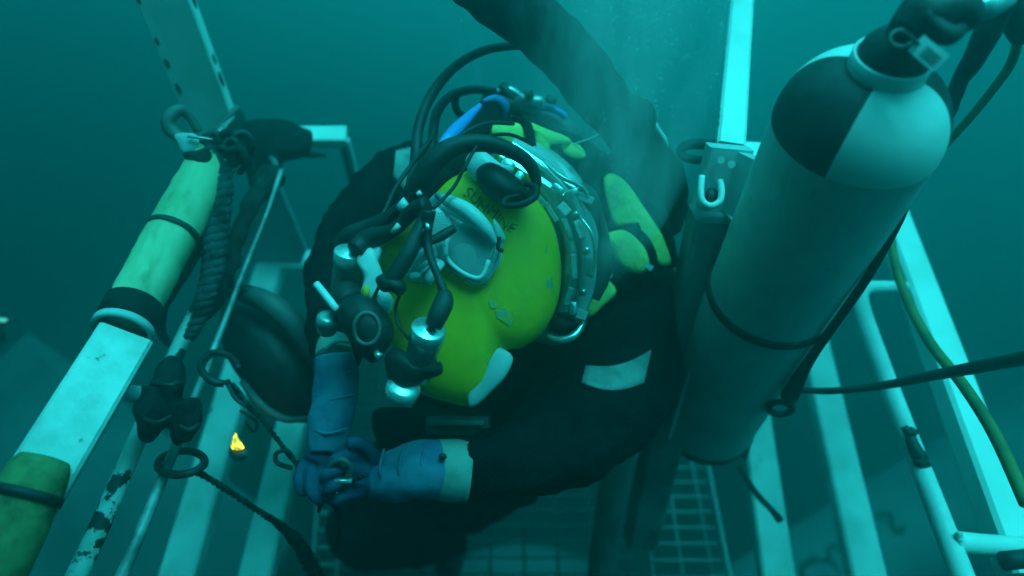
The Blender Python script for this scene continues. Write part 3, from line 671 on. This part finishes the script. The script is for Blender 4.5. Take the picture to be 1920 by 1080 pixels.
mk('handle_block', *geo_box(P(1072, 362, 1.085), .022, .012, .02, RT*.9+UP*.4, UP*.9-RT*.4, FW*-1), M['chrome'], hl)
mk('handle_block', *geo_box(P(950, 312, 1.075), .022, .022, .02, RT*.8-UP*.6, UP*.8+RT*.6, FW*-1), M['chrome'], hl)
mk('handle_block', *geo_box(P(968, 338, 1.072), .012, .03, .02, RT*.8-UP*.6, UP*.8+RT*.6, FW*-1), M['chrome'], hl)
# face window
def rim(nm, pts, r, mt, d=.972): return tube(nm, [P(a, b, d) for a, b in pts], r, mt, hl, sub=4, n=8)
fp = Blob([(812, 366), (862, 380), (905, 405), (936, 440), (944, 465), (936, 500), (912, 532), (895, 534), (860, 518), (838, 500), (800, 528), (768, 524), (748, 498), (766, 462), (786, 420)], 1.005, .025, .05, pw=.3, cen=(845, 455))
fp.make('window_frame', M['plate'], hl)
rim('window_bead', [(938, 468), (930, 500), (910, 528), (890, 532), (860, 517), (836, 500)], .0025, M['chrome'], .985)
Blob([(846, 440), (872, 420), (906, 424), (926, 446), (916, 486), (898, 518), (862, 506), (840, 478)], .984, .006, .01, pw=.3).make('window_recess', M['mgrey'], hl)
Blob([(848, 466), (866, 452), (890, 462), (898, 486), (884, 504), (858, 500)], .982, .008, .006, pw=.5).make('breathing_mask', M['lgrey'], hl)
Blob([(842, 436), (872, 416), (908, 420), (930, 446), (920, 488), (900, 523), (862, 510), (836, 480)], .974, .006, .004, pw=.5).make('window_glass', M['glass'], hl)
rim('window_rim', [(842, 436), (836, 478), (862, 508), (900, 521), (916, 488)], .0035, M['plate'])
for a, b, w_, h_, an in ((768, 474, .018, .008, .9), (792, 500, .022, .006, .8), (812, 470, .010, .016, .3), (778, 516, .014, .008, .2)):
    mk('hinge_plate', *geo_box(P(a, b, .955), w_, h_, .006, RT*math.cos(an)+UP*math.sin(an), UP*math.cos(an)-RT*math.sin(an), FW*-1), M['chrome'] if an > .5 else M['plate'], hl)
rim('window_rim', [(916, 488), (925, 462), (928, 446), (905, 422)], .0025, M['chrome'])
rim('window_clip', [(936, 444), (934, 466), (944, 470)], .003, M['black'], .968)
# brow: pale curved cover
ptube('brow_guard', [(818, 366, .985, 10), (845, 378, .965, 24), (880, 398, .955, 30), (910, 428, .955, 26), (928, 456, .965, 10)], M['plate'], hl, n=16, flat=1)
ptube('brow_guard', [(828, 384, .975, 16), (856, 398, .965, 20), (886, 418, .962, 16), (905, 436, .968, 6)], M['clean'], hl, n=14)
Blob([(925, 410), (940, 428), (948, 450), (934, 456), (926, 436)], .985, .008, .01).make('brow_cap', M['plate'], hl)
# dotted pad
pd = Blob([(806, 396), (822, 388), (838, 402), (848, 424), (828, 440), (806, 446), (802, 420)], .975, .008, .01, pw=.35); pd.make('nose_pad', M['plate'], hl)
gs = []
for i in range(9):
    for j in range(9):
        x, y = 804+i*5.2+(j % 2)*2.6, 394+j*5.4
        k = math.hypot(x-pd.c[0], y-pd.c[1])
        if k < 19: gs.append(geo_box(pd.at(x, y, .0006), .0016, .0016, .0012))
V, Fc = join(*gs); o = mk('pad_dots', V, Fc, M['mgrey'], hl, smooth=False); o['kind'] = 'stuff'
# left pane and its bars
Blob([(760, 490), (778, 462), (806, 452), (826, 470), (820, 498), (792, 520), (768, 520)], .975, .006, .012, pw=.35).make('side_window', M['glass'], hl)
for a, b, wdt in (((758, 508), (800, 462), 11), ((772, 526), (820, 484), 7), ((800, 528), (826, 492), 20), ((822, 442), (835, 480), 12), ((790, 452), (818, 448), 14)):
    ptube('window_bar', [(a[0], a[1], .965, wdt), ((a[0]+b[0])/2, (a[1]+b[1])/2, .958, wdt), (b[0], b[1], .965, wdt)], M['plate'], hl, n=8, sub=2)
ptube('window_screw', [(748, 530, .965, 14), (742, 538, .960, 14)], M['chrome'], hl, n=10, sub=2)
# booms and cables
ptube('microphone_arm', [(852, 428, .945, 16), (835, 438, .94, 20), (812, 450, .935, 18), (790, 458, .93, 14)], M['black'], hl, n=12, wob=.25)
ptube('black_boom', [(800, 400, .93, 26), (782, 440, .92, 30), (757, 490, .91, 34), (730, 530, .91, 30)], M['black'], hl, n=14, wob=.1)
Blob([(704, 522), (725, 512), (752, 522), (764, 540), (750, 556), (735, 548), (715, 546)], .915, .018, .018).make('boom_foot', M['black'], hl)
ptube('comms_cable', [(803, 395, .92, 30), (800, 440, .92, 20), (806, 480, .915, 17), (822, 520, .905, 16), (833, 552, .90, 22)], M['black'], hl, n=12)
ptube('cable_boot', [(833, 548, .90, 26), (832, 566, .895, 38), (822, 590, .89, 38), (812, 612, .89, 32)], M['black'], hl, n=16, sub=4)
def cyl(nm, a, b, r, mt, prof=None, mt2=None):
    A_, B_ = P(*a), P(*b); x = B_-A_; l = x.length; x.normalize()
    pr = prof or [(0, .001), (0, r*.55), (.002, r*.6), (.002, r*.92), (.004, r), (l*.3, r), (l*.3+.001, r*.94), (l, r*.94), (l, .001)]
    return fixn(mk(nm, *lathe(A_, x, pr, 28), mt, hl))
cyl('regulator_barrel', (805, 612, .90), (782, 700, .955), .0235, M['chrome'])
Blob([(722, 668), (745, 652), (775, 668), (808, 682), (826, 678), (828, 700), (800, 712), (776, 728), (748, 732), (728, 712)], .945, .03, .03, rag=.002).make('regulator_base', M['black'], hl)
cyl('regulator_cap', (757, 722, .93), (752, 745, .95), .024, M['chrome'], [(0, .001), (0, .017), (.006, .024), (.016, .024), (.022, .018), (.026, .012), (.026, .001)])
rg = Blob([(640, 566), (668, 552), (700, 560), (724, 586), (738, 612), (734, 642), (712, 672), (694, 680), (664, 650), (644, 620), (634, 590)], .955, .045, .04, pw=.4)
rg.make('demand_regulator', M['black'], hl)
V, Fc = geo_tube([rg.at(688+math.cos(a)*24, 616+math.sin(a)*30, .002) for a in [i*math.pi/10 for i in range(20)]], .003, n=8, sub=1, closed=True)
mk('regulator_ring', V, Fc, M['dgrey'], hl)
ptube('regulator_screw', [(704, 660, .925, 12), (712, 670, .92, 16)], M['chrome'], hl, n=10, sub=2)
# side block, to the left
cyl('side_valve', (655, 468, 1.0), (645, 548, 1.04), .022, M['steel'])
ptube('valve_knob', [(648, 548, 1.0, 60), (650, 560, .99, 64), (660, 572, .98, 56)], M['black'], hl, n=16, sub=2)
Blob([(668, 488), (684, 466), (700, 466), (710, 492), (720, 524), (712, 552), (692, 566), (676, 552), (682, 520)], .985, .012, .02, pw=.35).make('side_block', M['plate'], hl)
Blob([(696, 470), (706, 458), (716, 464), (712, 486), (702, 492)], .99, .01, .015, pw=.4).make('side_block_lug', M['plate'], hl)
Blob([(702, 548), (722, 544), (738, 562), (732, 586), (718, 588), (706, 572)], .965, .014, .02, pw=.45).make('side_block_cap', M['plate'], hl)
Blob([(682, 536), (692, 540), (692, 556), (682, 558), (678, 548)], .968, .006, .01, sub=2).make('yellow_mark', M['yshell'], hl)
ptube('free_flow_lever', [(593, 532, .985, 14), (612, 556, .975, 15), (633, 582, .965, 15)], M['plate'], hl, n=12, sub=2)
cyl('lever_cap', (614, 592, .985), (612, 628, 1.01), .016, M['steel'], [(0, .001), (0, .008), (.003, .015), (.010, .016), (.03, .014), (.03, .001)])
# chin plate and latches
Blob([(922, 652), (944, 654), (962, 672), (948, 706), (918, 738), (896, 758), (878, 762), (876, 730), (882, 698)], 1.03, .014, .03, pw=.28, cen=(915, 708)).make('chin_plate', M['lgrey'], hl)
tube('latch', [P(1026, 630, 1.10), P(1050, 638, 1.09), P(1078, 628, 1.09), P(1094, 604, 1.10)], [.004, .006, .006, .004], M['chrome'], hl)
Blob([(1030, 592), (1062, 585), (1100, 600), (1090, 625), (1055, 628), (1030, 618)], 1.13, .03, .03).make('latch_block', M['black'], hl)
mk('latch_eye', *geo_box(P(1074, 578, 1.09), .014, .022, .012, RT, UP, FW*-1), M['steel'], hl)
# top fittings
Blob([(872, 306), (882, 286), (900, 280), (918, 290), (938, 306), (962, 314), (956, 326), (925, 322), (908, 340), (886, 336)], 1.02, .02, .03, pw=.4).make('top_fitting', M['plate'], hl)
Blob([(894, 318), (918, 304), (950, 318), (980, 342), (996, 368), (975, 384), (940, 382), (912, 366), (896, 344)], 1.0, .04, .03, pw=.4).make('defogger_knob', M['black'], hl)
ptube('knob_loop', [(985, 345, .96, 10), (1004, 352, .95, 14), (1002, 370, .945, 14), (975, 384, .94, 14), (945, 385, .945, 12), (950, 372, .95, 10), (975, 366, .95, 8)], M['black'], hl, n=10)
ptube('supply_hose', [(640, 460, 1.06, 34), (660, 445, 1.04, 44), (705, 425, 1.02, 40), (752, 400, .99, 40), (785, 350, .96, 46), (815, 302, .95, 44), (850, 276, .95, 38), (895, 268, .955, 34), (940, 276, .96, 30), (985, 300, .97, 26), (1006, 340, .975, 20), (990, 372, .97, 14)], M['black'], hl, n=18, sub=7, wob=.06)
ptube('supply_hose', [(665, 470, .98, 36), (690, 450, .99, 40), (740, 430, .97, 26), (775, 395, .95, 30), (800, 385, .94, 36)], M['black'], hl, n=14, wob=.1)
ptube('padded_strap', [(760, 398, 1.02, 40), (800, 345, 1.04, 60), (845, 290, 1.08, 62), (880, 250, 1.14, 60), (915, 215, 1.2, 52), (925, 195, 1.24, 50)], M['black_cloth'], hl, n=16, wob=.05)
ptube('blue_hose', [(778, 362, 1.02, 16), (796, 326, 1.03, 22), (806, 304, 1.04, 12)], M['bhose'], hl, n=12)
ptube('blue_hose', [(822, 286, 1.05, 20), (848, 252, 1.08, 27), (876, 222, 1.12, 20), (900, 198, 1.16, 10)], M['bhose'], hl, n=12)
ptube('blue_hose', [(905, 190, 1.18, 8), (928, 184, 1.19, 14), (946, 196, 1.20, 20), (944, 218, 1.22, 14)], M['bhose'], hl, n=12)
ptube('hose_clip', [(750, 392, .96, 20), (764, 380, .955, 26)], M['plate'], hl, n=12, sub=2)
ptube('hose_clip', [(782, 366, .945, 10), (790, 360, .945, 10)], M['plate'], hl, n=10, sub=2)
ptube('whip_hose', [(1010, 92, 1.22, 13), (965, 86, 1.22, 15), (905, 96, 1.22, 16), (850, 128, 1.21, 18), (808, 180, 1.2, 20), (785, 240, 1.18, 20), (778, 310, 1.15, 22), (766, 380, 1.10, 24)], M['black'], hl, n=12)
ptube('whip_hose', [(930, 172, 1.28, 14), (885, 168, 1.27, 16), (845, 180, 1.26, 17), (820, 210, 1.25, 18), (812, 250, 1.24, 18), (808, 330, 1.2, 18)], M['black'], hl, n=12)
ptube('whip_hose', [(868, 168, 1.28, 12), (854, 185, 1.28, 14), (856, 206, 1.28, 14), (872, 218, 1.28, 14), (900, 214, 1.28, 12)], M['black'], hl, n=12)
ptube('thin_line', [(985, 235, 1.24, 2.5), (1060, 268, 1.2, 2.5), (1100, 262, 1.18, 3), (1122, 252, 1.17, 3)], M['plate'], hl, n=6)
for q in ([(720, 420, .98, 8), (760, 372, .965, 8), (800, 318, .95, 8), (852, 262, .955, 8), (910, 232, .99, 8), (962, 232, 1.06, 8)],
          [(812, 392, .93, 7), (850, 352, .945, 7), (872, 312, .94, 7), (905, 262, .95, 7), (955, 252, .97, 7), (1000, 272, 1.0, 7)],
          [(690, 440, 1.0, 9), (720, 398, 1.02, 9), (742, 352, 1.05, 9), (778, 300, 1.1, 9), (812, 256, 1.16, 9)],
          [(700, 560, .955, 7), (716, 528, .94, 7), (742, 496, .92, 7), (770, 470, .915, 7), (796, 430, .91, 7)],
          [(770, 640, .93, 6), (748, 610, .93, 6), (742, 578, .94, 6), (752, 548, .93, 6)]):
    ptube('thin_cable', q, M['black'], hl, n=9)
ptube('white_clip', [(735, 436, .955, 8), (748, 422, .95, 12)], M['plate'], hl, n=8, sub=2)
ptube('chrome_bead', [(800, 418, .915, 9), (803, 430, .912, 10)], M['chrome'], hl, n=8, sub=2)
for ol in ([(916, 566), (926, 562), (934, 570), (930, 578), (920, 578)], [(928, 582), (940, 576), (956, 584), (964, 600), (956, 612), (942, 602), (932, 596)]):
    c_ = (sum(a for a, b in ol)/len(ol), sum(b for a, b in ol)/len(ol)); V = [hs(a, b, .0012) for a, b in ol]+[hs(*c_, .0014)]
    mk('scuff', V, [(i, (i+1) % len(ol), len(ol)) for i in range(len(ol))], M['scuff'], hl)
# handwriting along the upper edge
def onshell(x, y):
    x += 2.2*noise.noise(Vector((x*.09, y*.2, 1))); y += 4*noise.noise(Vector((x*.08, y*.12, 5)))+2.5*math.sin(x*.11)
    px, py = 866+x*.79+y*.60, 366+x*.61-y*.79
    return hs(px, py, .0015)
textmesh('SUMMINE', 28, onshell, 'handwriting', M['ink2'], hl)
for i in range(16):
    pass

# ================================================================== BAILOUT CYLINDER ON THE BACK
bb = thing('bailout_cylinder', 'bailout cylinder on the diver back, only its valve and knobs showing over the helmet', 'bailout cylinder', P(1010, 230, 1.5))
ptube('cylinder_body', [(985, 205, 1.46, 20), (992, 215, 1.47, 70), (1030, 250, 1.56, 90), (1080, 320, 1.8, 100)], M['dgrey'], bb, n=28, sub=5)
Blob([(905, 176), (935, 166), (960, 172), (985, 180), (985, 215), (950, 225), (915, 215)], 1.36, .03, .03).make('valve_body', M['black'], bb)
ptube('valve_stem', [(930, 172, 1.34, 10), (955, 168, 1.34, 14), (980, 186, 1.35, 16)], M['steel'], bb, n=12)
ptube('valve_knob', [(940, 160, 1.34, 18), (952, 176, 1.34, 22), (962, 190, 1.34, 14)], M['black'], bb, n=14, sub=3)
ptube('valve_stem', [(972, 190, 1.38, 26), (1010, 192, 1.38, 28), (1020, 192, 1.38, 18)], M['steel'], bb, n=14, sub=3)
ptube('valve_stem', [(960, 182, 1.36, 16), (1000, 176, 1.36, 14)], M['black'], bb, n=12, sub=2)
ptube('valve_knob', [(1024, 185, 1.36, 16), (1044, 190, 1.36, 17)], M['black'], bb, n=12, sub=3)
ptube('blue_tube', [(1010, 200, 1.38, 16), (1040, 206, 1.38, 14), (1062, 220, 1.38, 12)], M['bhose'], bb, n=10)
Blob([(960, 205), (1010, 200), (1060, 215), (1075, 250), (1040, 255), (985, 235)], 1.42, .03, .04, rag=.004).make('cylinder_cover', M['dgrey'], bb)

# ================================================================== LEFT: SHACKLE, ROPES, DRUM
sk = thing('shackle', 'dark shackle with a worn pale plate at the top of the yellow foam tube', 'shackle', P(350, 250, 1.28))
ptube('shackle_bow', [(378, 300, 1.27, 26), (345, 265, 1.26, 22), (318, 240, 1.26, 24), (318, 218, 1.26, 24), (340, 206, 1.27, 20), (358, 222, 1.28, 16), (372, 248, 1.29, 14)], M['dgrey'], sk, n=12, wob=.35)
Blob([(328, 252), (362, 250), (374, 262), (368, 282), (344, 288), (334, 272)], 1.245, .008, .01, pw=.3, sub=3).make('shackle_plate', M['lgrey'], sk)
ptube('shackle_pin', [(352, 256, 1.23, 5), (372, 258, 1.23, 6), (400, 262, 1.24, 4)], M['steel'], sk, n=8)
Blob([(345, 288), (368, 280), (388, 276), (400, 296), (390, 314), (362, 316)], 1.25, .03, .03, rag=.004).make('shackle_wrap', M['rope'], sk)
def twisted(nm, pts, mt, par, k=3, turns=9, fill=.62):
    """three-strand rope; pts px,py,d,dia"""
    c = cr([tuple(P(a, b, d))+(s/2/F*d,) for a, b, d, s in pts], 14); n = len(c)
    for q in range(k):
        pp, rr = [], []
        for i, v in enumerate(c):
            p = Vector(v[:3]); t = (Vector(c[min(i+1, n-1)][:3])-Vector(c[max(i-1, 0)][:3])).normalized()
            u = (Vector((.3, -.6, .7))-t*t.dot(Vector((.3, -.6, .7)))).normalized(); w_ = t.cross(u)
            a = 2*math.pi*(q/k+turns*i/n); R_ = v[3]
            pp.append(p+(u*math.cos(a)+w_*math.sin(a))*R_*.5); rr.append(R_*fill)
        tube('strand', pp, rr, mt, par, n=9, sub=1, wob=.25)
rp1 = thing('rope', 'thick grey twisted rope hanging beside the yellow foam tube', 'rope', P(400, 300, 1.27))
twisted('rope', [(398, 262, 1.26, 38), (406, 310, 1.26, 46), (412, 370, 1.25, 44), (404, 440, 1.24, 44), (398, 510, 1.23, 40), (382, 575, 1.22, 32), (356, 632, 1.22, 22)], M['ropel'], rp1, turns=9)
rp2 = thing('rope', 'knotted rope bundle where the posts meet, above the foam tube', 'rope', P(420, 270, 1.28))
for i in range(7):
    x, y = 392+i*9, 262+(i % 3)*14
    ptube('turn', [(x-18, y+20, 1.27, 13), (x-8, y-4, 1.25, 15), (x+12, y-12, 1.245, 15), (x+26, y+12, 1.26, 14), (x+12, y+34, 1.28, 12)], M['rope' if i % 2 else 'ropel'], rp2, n=10, wob=.3)
o = single('black_rope', 'dark rope running down from the black sleeve to the left rail clamp', 'rope',
       [(512, 330, 1.50, 50), (478, 370, 1.42, 36), (450, 430, 1.36, 30), (425, 500, 1.32, 40), (392, 570, 1.29, 38), (370, 600, 1.27, 26), (352, 625, 1.265, 18)], M['rope'], n=14, sub=7, wob=.4)
single('black_rope', 'thin dark rope curving from the grey rope down behind the foam tube', 'rope',
       [(385, 400, 1.3, 12), (380, 450, 1.3, 20), (355, 500, 1.3, 18), (320, 550, 1.3, 20), (300, 600, 1.28, 20), (312, 640, 1.28, 14), (345, 655, 1.28, 10)], M['rope'], n=12, wob=.3)
sl_ = thing('black_sleeve', 'black neoprene sleeve wrapped round the cross bar at upper left', 'sleeve', P(520, 265, 1.6))
Blob([(436, 244), (470, 226), (530, 224), (566, 238), (584, 248), (584, 274), (564, 296), (535, 304), (522, 330), (494, 352), (468, 352), (456, 316), (434, 292)], 1.60, .06, .06, pw=.45, rag=.006, cen=(505, 270)).make('sleeve_wrap', M['black_cloth'], sl_)
ptube('sleeve_tail', [(560, 285, 1.6, 16), (585, 290, 1.61, 14), (612, 292, 1.62, 4)], M['rope'], sl_, n=10, wob=.3)
ptube('sleeve_tie', [(512, 328, 1.5, 12), (516, 308, 1.52, 14), (508, 296, 1.54, 10)], M['dgrey'], sl_, n=8)

cl = thing('rail_clamp', 'lumpy black wrapped clamp joining the peeling rail and the thin steel rod', 'clamp', P(310, 770, 1.16))
Blob([(302, 690), (318, 676), (338, 680), (344, 700), (342, 745), (352, 752), (368, 752), (374, 770), (370, 800), (352, 822), (334, 838), (322, 828), (318, 802), (302, 806), (282, 828), (262, 826), (256, 800), (262, 768), (272, 745), (286, 740), (288, 715)], 1.07, .045, .06, pw=.4, rag=.006, cen=(312, 768)).make('clamp_wrap', M['black_cloth'], cl)
for q in ([(322, 676, 1.08, 30), (320, 700, 1.06, 50), (312, 730, 1.05, 58)], [(306, 735, 1.05, 70), (292, 770, 1.04, 66), (274, 812, 1.04, 40)], [(352, 752, 1.06, 34), (354, 785, 1.05, 44), (340, 822, 1.05, 36)]):
    ptube('clamp_wrap', q, M['black_cloth'], cl, n=16, wob=.35)
for q in ([(290, 716, 1.03, 5), (318, 722, 1.01, 6), (345, 716, 1.03, 5)], [(262, 780, 1.03, 5), (292, 792, .995, 6), (320, 780, 1.01, 5)], [(338, 800, 1.03, 5), (356, 806, 1.02, 6), (372, 796, 1.04, 5)]):
    ptube('clamp_tie', [(a, b, c, d+3) for a, b, c, d in q], M['black'], cl, n=8, wob=.4)
def ringthing(label, cx, cy, rx, ry, d, dd, r, rot=0, a0=0, a1=2*math.pi, n=26):
    pts = []
    cl_ = abs(a1-a0-2*math.pi) < 1e-6
    for i in range(n if cl_ else n+1):
        a = a0+(a1-a0)*i/n; x, y = math.cos(a)*rx, math.sin(a)*ry
        pts.append(P(cx+x*math.cos(rot)-y*math.sin(rot), cy+x*math.sin(rot)+y*math.cos(rot), d-dd*math.sin(a)))
    V, Fc = geo_tube(pts, r, n=12, sub=1, closed=cl_, wob=.2); return tag(mk('ring', V, Fc, M['black']), label, 'ring')
ringthing('black rubber ring round the thin steel rod under the clamp', 340, 868, 44, 22, 1.12, .05, .0065, rot=-.12)
ringthing('open black hook shaped ring on the rod beside the dark drum', 412, 690, 36, 28, 1.2, .05, .0062, rot=.35, a0=1.1, a1=5.9)
rp3 = thing('line', 'thin dark line from the rubber ring down to the lower left slat', 'line', P(500, 950, 1.2))
twisted('line', [(365, 882, 1.12, 14), (420, 915, 1.15, 13), (480, 955, 1.2, 12), (525, 985, 1.24, 16), (560, 1020, 1.27, 26), (600, 1090, 1.3, 28)], M['rope'], rp3, k=2, turns=16)
rp4 = thing('line', 'thin tangled dark line from the hook ring to the diver hands', 'line', P(520, 830, 1.15))
twisted('line', [(425, 715, 1.18, 12), (452, 748, 1.18, 12), (490, 785, 1.17, 10), (525, 830, 1.14, 9), (550, 862, 1.12, 10), (590, 890, 1.07, 10), (640, 905, 1.02, 10), (690, 890, 1.0, 8)], M['rope'], rp4, k=2, turns=18)
ptube('knot_loop', [(548, 878, 1.11, 9), (520, 868, 1.11, 9), (518, 850, 1.11, 8), (540, 846, 1.11, 8), (556, 870, 1.11, 9), (575, 886, 1.1, 9)], M['rope'], rp4, n=8)
ptube('knot_loop', [(428, 722, 1.17, 7), (440, 745, 1.17, 8), (460, 760, 1.17, 7), (452, 738, 1.17, 7), (436, 718, 1.17, 6)], M['ropel'], rp4, n=8)
ptube('knot_loop', [(450, 770, 1.18, 5), (480, 790, 1.18, 6), (476, 810, 1.18, 5), (460, 790, 1.18, 4)], M['rope'], rp4, n=6)
ptube('line_tail', [(620, 905, 1.03, 10), (628, 940, 1.04, 12), (640, 985, 1.06, 12), (630, 1030, 1.08, 8)], M['rope'], rp4, n=8, wob=.4)
ptube('line_tail', [(612, 905, 1.03, 8), (602, 930, 1.04, 10), (598, 960, 1.05, 8)], M['rope'], rp4, n=8, wob=.4)
sc = thing('small_shackle', 'small worn shackle held between the diver hands', 'shackle', P(635, 880, 1.0))
ptube('shackle_bow', [(618, 900, 1.0, 12), (622, 872, .99, 12), (642, 862, .985, 12), (656, 876, .99, 12), (650, 902, 1.0, 12)], M['dgrey'], sc, n=10)
ptube('shackle_pin', [(610, 902, .995, 10), (660, 902, .995, 10)], M['steel'], sc, n=10, sub=2)

dr = thing('drum', 'dark rounded drum with a strap arched over it, hanging left of the diver', 'drum', P(500, 690, 1.5))
Blob([(418, 570), (455, 556), (510, 572), (556, 610), (590, 665), (606, 720), (600, 775), (572, 793), (540, 790), (500, 772), (462, 730), (436, 690), (414, 640)], 1.5, .12, .12, pw=.5, rag=.004).make('drum_body', M['black'], dr)
ptube('drum_strap', [(410, 545, 1.42, 24), (450, 548, 1.40, 34), (500, 566, 1.38, 42), (550, 608, 1.38, 44), (590, 662, 1.40, 40), (620, 720, 1.44, 30)], M['dgrey'], dr, n=14)
ptube('drum_rim', [(455, 715, 1.44, 14), (490, 760, 1.42, 16), (535, 786, 1.42, 14), (580, 784, 1.44, 10)], M['dgrey'], dr, n=10)
ptube('strap_ring', [(432, 530, 1.40, 16), (445, 540, 1.38, 22), (472, 545, 1.38, 16)], M['black'], dr, n=10)
bg_ = thing('tool_bag', 'dark bulky tool bag hanging below the diver hands over the floor grating', 'bag', P(745, 1050, 2.0))
Blob([(612, 975), (640, 940), (700, 928), (770, 922), (846, 935), (874, 975), (862, 1036), (800, 1062), (730, 1070), (650, 1060), (615, 1020)], 1.86, .12, .10, pw=.45, rag=.012).make('bag_body', M['black_cloth'], bg_)
ptube('bag_handle', [(650, 950, 1.78, 12), (660, 915, 1.74, 14), (720, 900, 1.72, 14), (780, 915, 1.74, 14), (795, 945, 1.78, 12)], M['black'], bg_, n=10)
# glowing strobe
tl = thing('strobe_light', 'small glowing yellow strobe light beside the pale left slat', 'light', P(444, 830, 1.35))
Blob([(435, 822), (440, 811), (446, 820), (453, 831), (457, 841), (446, 845), (434, 840)], 1.35, .006, .006, rag=.006, sub=3).make('lens', M['lamp'], tl)
Blob([(430, 838), (446, 848), (462, 842), (466, 856), (448, 864), (430, 856)], 1.365, .012, .012, sub=3).make('housing', M['dgrey'], tl)
gl = thing('distant_lamp', 'tiny glinting lamp on a dark fitting at the far left edge', 'lamp', P(8, 600, 2.0))
Blob([(-12, 598), (6, 597), (14, 600), (4, 604), (-12, 604)], 2.0, .006, .006, sub=2).make('lens', M['glint'], gl)
Blob([(-30, 585), (10, 588), (34, 598), (20, 606), (4, 608), (10, 640), (-30, 650)], 2.03, .02, .03, sub=3).make('housing', M['black'], gl)

# ================================================================== BUBBLES
random.seed(3)
ico = bmesh.new(); bmesh.ops.create_icosphere(ico, subdivisions=2, radius=1); iv = [v.co.copy() for v in ico.verts]; fi = [tuple(v.index for v in f.verts) for f in ico.faces]; ico.free()
V, Fc = [], []
def bub(c, r, st_=1.6):
    o = len(V); V.extend([c+Vector((q.x*r, q.y*r, q.z*r*st_)) for q in iv]); Fc.extend([tuple(i+o for i in t_) for t_ in fi])
strands = [(P(random.gauss(1185, 45), 260+random.uniform(-60, 60), 1.30+random.uniform(-.05, .1)), random.uniform(.1, .5)) for _ in range(16)]
strands += [(P(random.gauss(885, 14), 165, 1.35), .12) for _ in range(4)]
for c0, wt in strands:
    for k in range(int(150*wt)):
        h = random.random()**1.1*.62; sp = .012+.05*h
        c = c0+Vector((random.gauss(0, sp)+.02*math.sin(h*9+c0.x*40), random.gauss(0, sp), h))
        if c.z > .25: continue
        bub(c, random.choice((.0006, .0009, .0012, .0018))*(1+h), random.uniform(.8, 1.2))
for k in range(70):            # tight cluster at the exhaust
    c = P(random.gauss(1140, 45), random.gauss(300, 60), 1.16+random.gauss(0, .04)); bub(c, random.choice((.0006, .0009, .0013, .002)), random.uniform(1, 1.2))
bo = mk('bubbles', V, Fc, M['bubble']); bo['kind'] = 'stuff'

# fine froth of the exhaust air: a real cloud of micro bubbles rising from the helmet
def plume(px, py, d, w0, w1, h, dens, nm='bubble_cloud'):
    c = P(px, py, d); prof = [(-.10, .001), (-.08, w0*.7), (0, w0), (h*.35, (w0+w1)/2), (h*.8, w1), (h, w1*.9), (h+.02, .001)]
    V, Fc = lathe(c, Vector((0, 0.0, 1)), prof, 20); o = fixn(mk(nm, V, Fc, None, origin=c)) ; o['kind'] = 'stuff'
    m = bpy.data.materials.new('froth'); m.use_nodes = True; t = m.node_tree; t.nodes.clear()
    o_ = t.nodes.new('ShaderNodeOutputMaterial'); pv = t.nodes.new('ShaderNodeVolumePrincipled'); tc = t.nodes.new('ShaderNodeTexCoord'); mp = t.nodes.new('ShaderNodeMapping')
    mp.inputs['Scale'].default_value = (1, 1, .27); t.links.new(tc.outputs['Object'], mp.inputs[0])
    n = t.nodes.new('ShaderNodeTexNoise'); n.inputs['Scale'].default_value = 19; n.inputs['Detail'].default_value = 4; n.inputs['Distortion'].default_value = .9; t.links.new(mp.outputs[0], n.inputs['Vector'])
    r = t.nodes.new('ShaderNodeMapRange'); r.inputs['From Min'].default_value = .42; r.inputs['From Max'].default_value = .72; t.links.new(n.outputs[0], r.inputs['Value'])
    sp = t.nodes.new('ShaderNodeSeparateXYZ'); t.links.new(tc.outputs['Object'], sp.inputs[0])
    # thins out away from the column's axis
    x2 = t.nodes.new('ShaderNodeVectorMath'); x2.operation = 'MULTIPLY'; x2.inputs[1].default_value = (1, 1, 0); t.links.new(tc.outputs['Object'], x2.inputs[0])
    ln = t.nodes.new('ShaderNodeVectorMath'); ln.operation = 'LENGTH'; t.links.new(x2.outputs[0], ln.inputs[0])
    fr = t.nodes.new('ShaderNodeMapRange'); fr.inputs['From Min'].default_value = w1*.95; fr.inputs['From Max'].default_value = .0; t.links.new(ln.outputs['Value'], fr.inputs['Value'])
    sq = t.nodes.new('ShaderNodeMath'); sq.operation = 'POWER'; sq.inputs[1].default_value = 1.8; t.links.new(fr.outputs[0], sq.inputs[0])
    mu = t.nodes.new('ShaderNodeMath'); mu.operation = 'MULTIPLY'; t.links.new(r.outputs[0], mu.inputs[0]); t.links.new(sq.outputs[0], mu.inputs[1])
    m2 = t.nodes.new('ShaderNodeMath'); m2.operation = 'MULTIPLY'; m2.inputs[1].default_value = dens; t.links.new(mu.outputs[0], m2.inputs[0])
    t.links.new(m2.outputs[0], pv.inputs['Density']); pv.inputs['Color'].default_value = (.9, .95, .95, 1); pv.inputs['Anisotropy'].default_value = .2
    t.links.new(pv.outputs[0], o_.inputs['Volume']); o.data.materials.clear(); o.data.materials.append(m); return o
plume(1125, 440, 1.11, .085, .19, .76, 17)
plume(885, 200, 1.34, .03, .07, .40, 6)
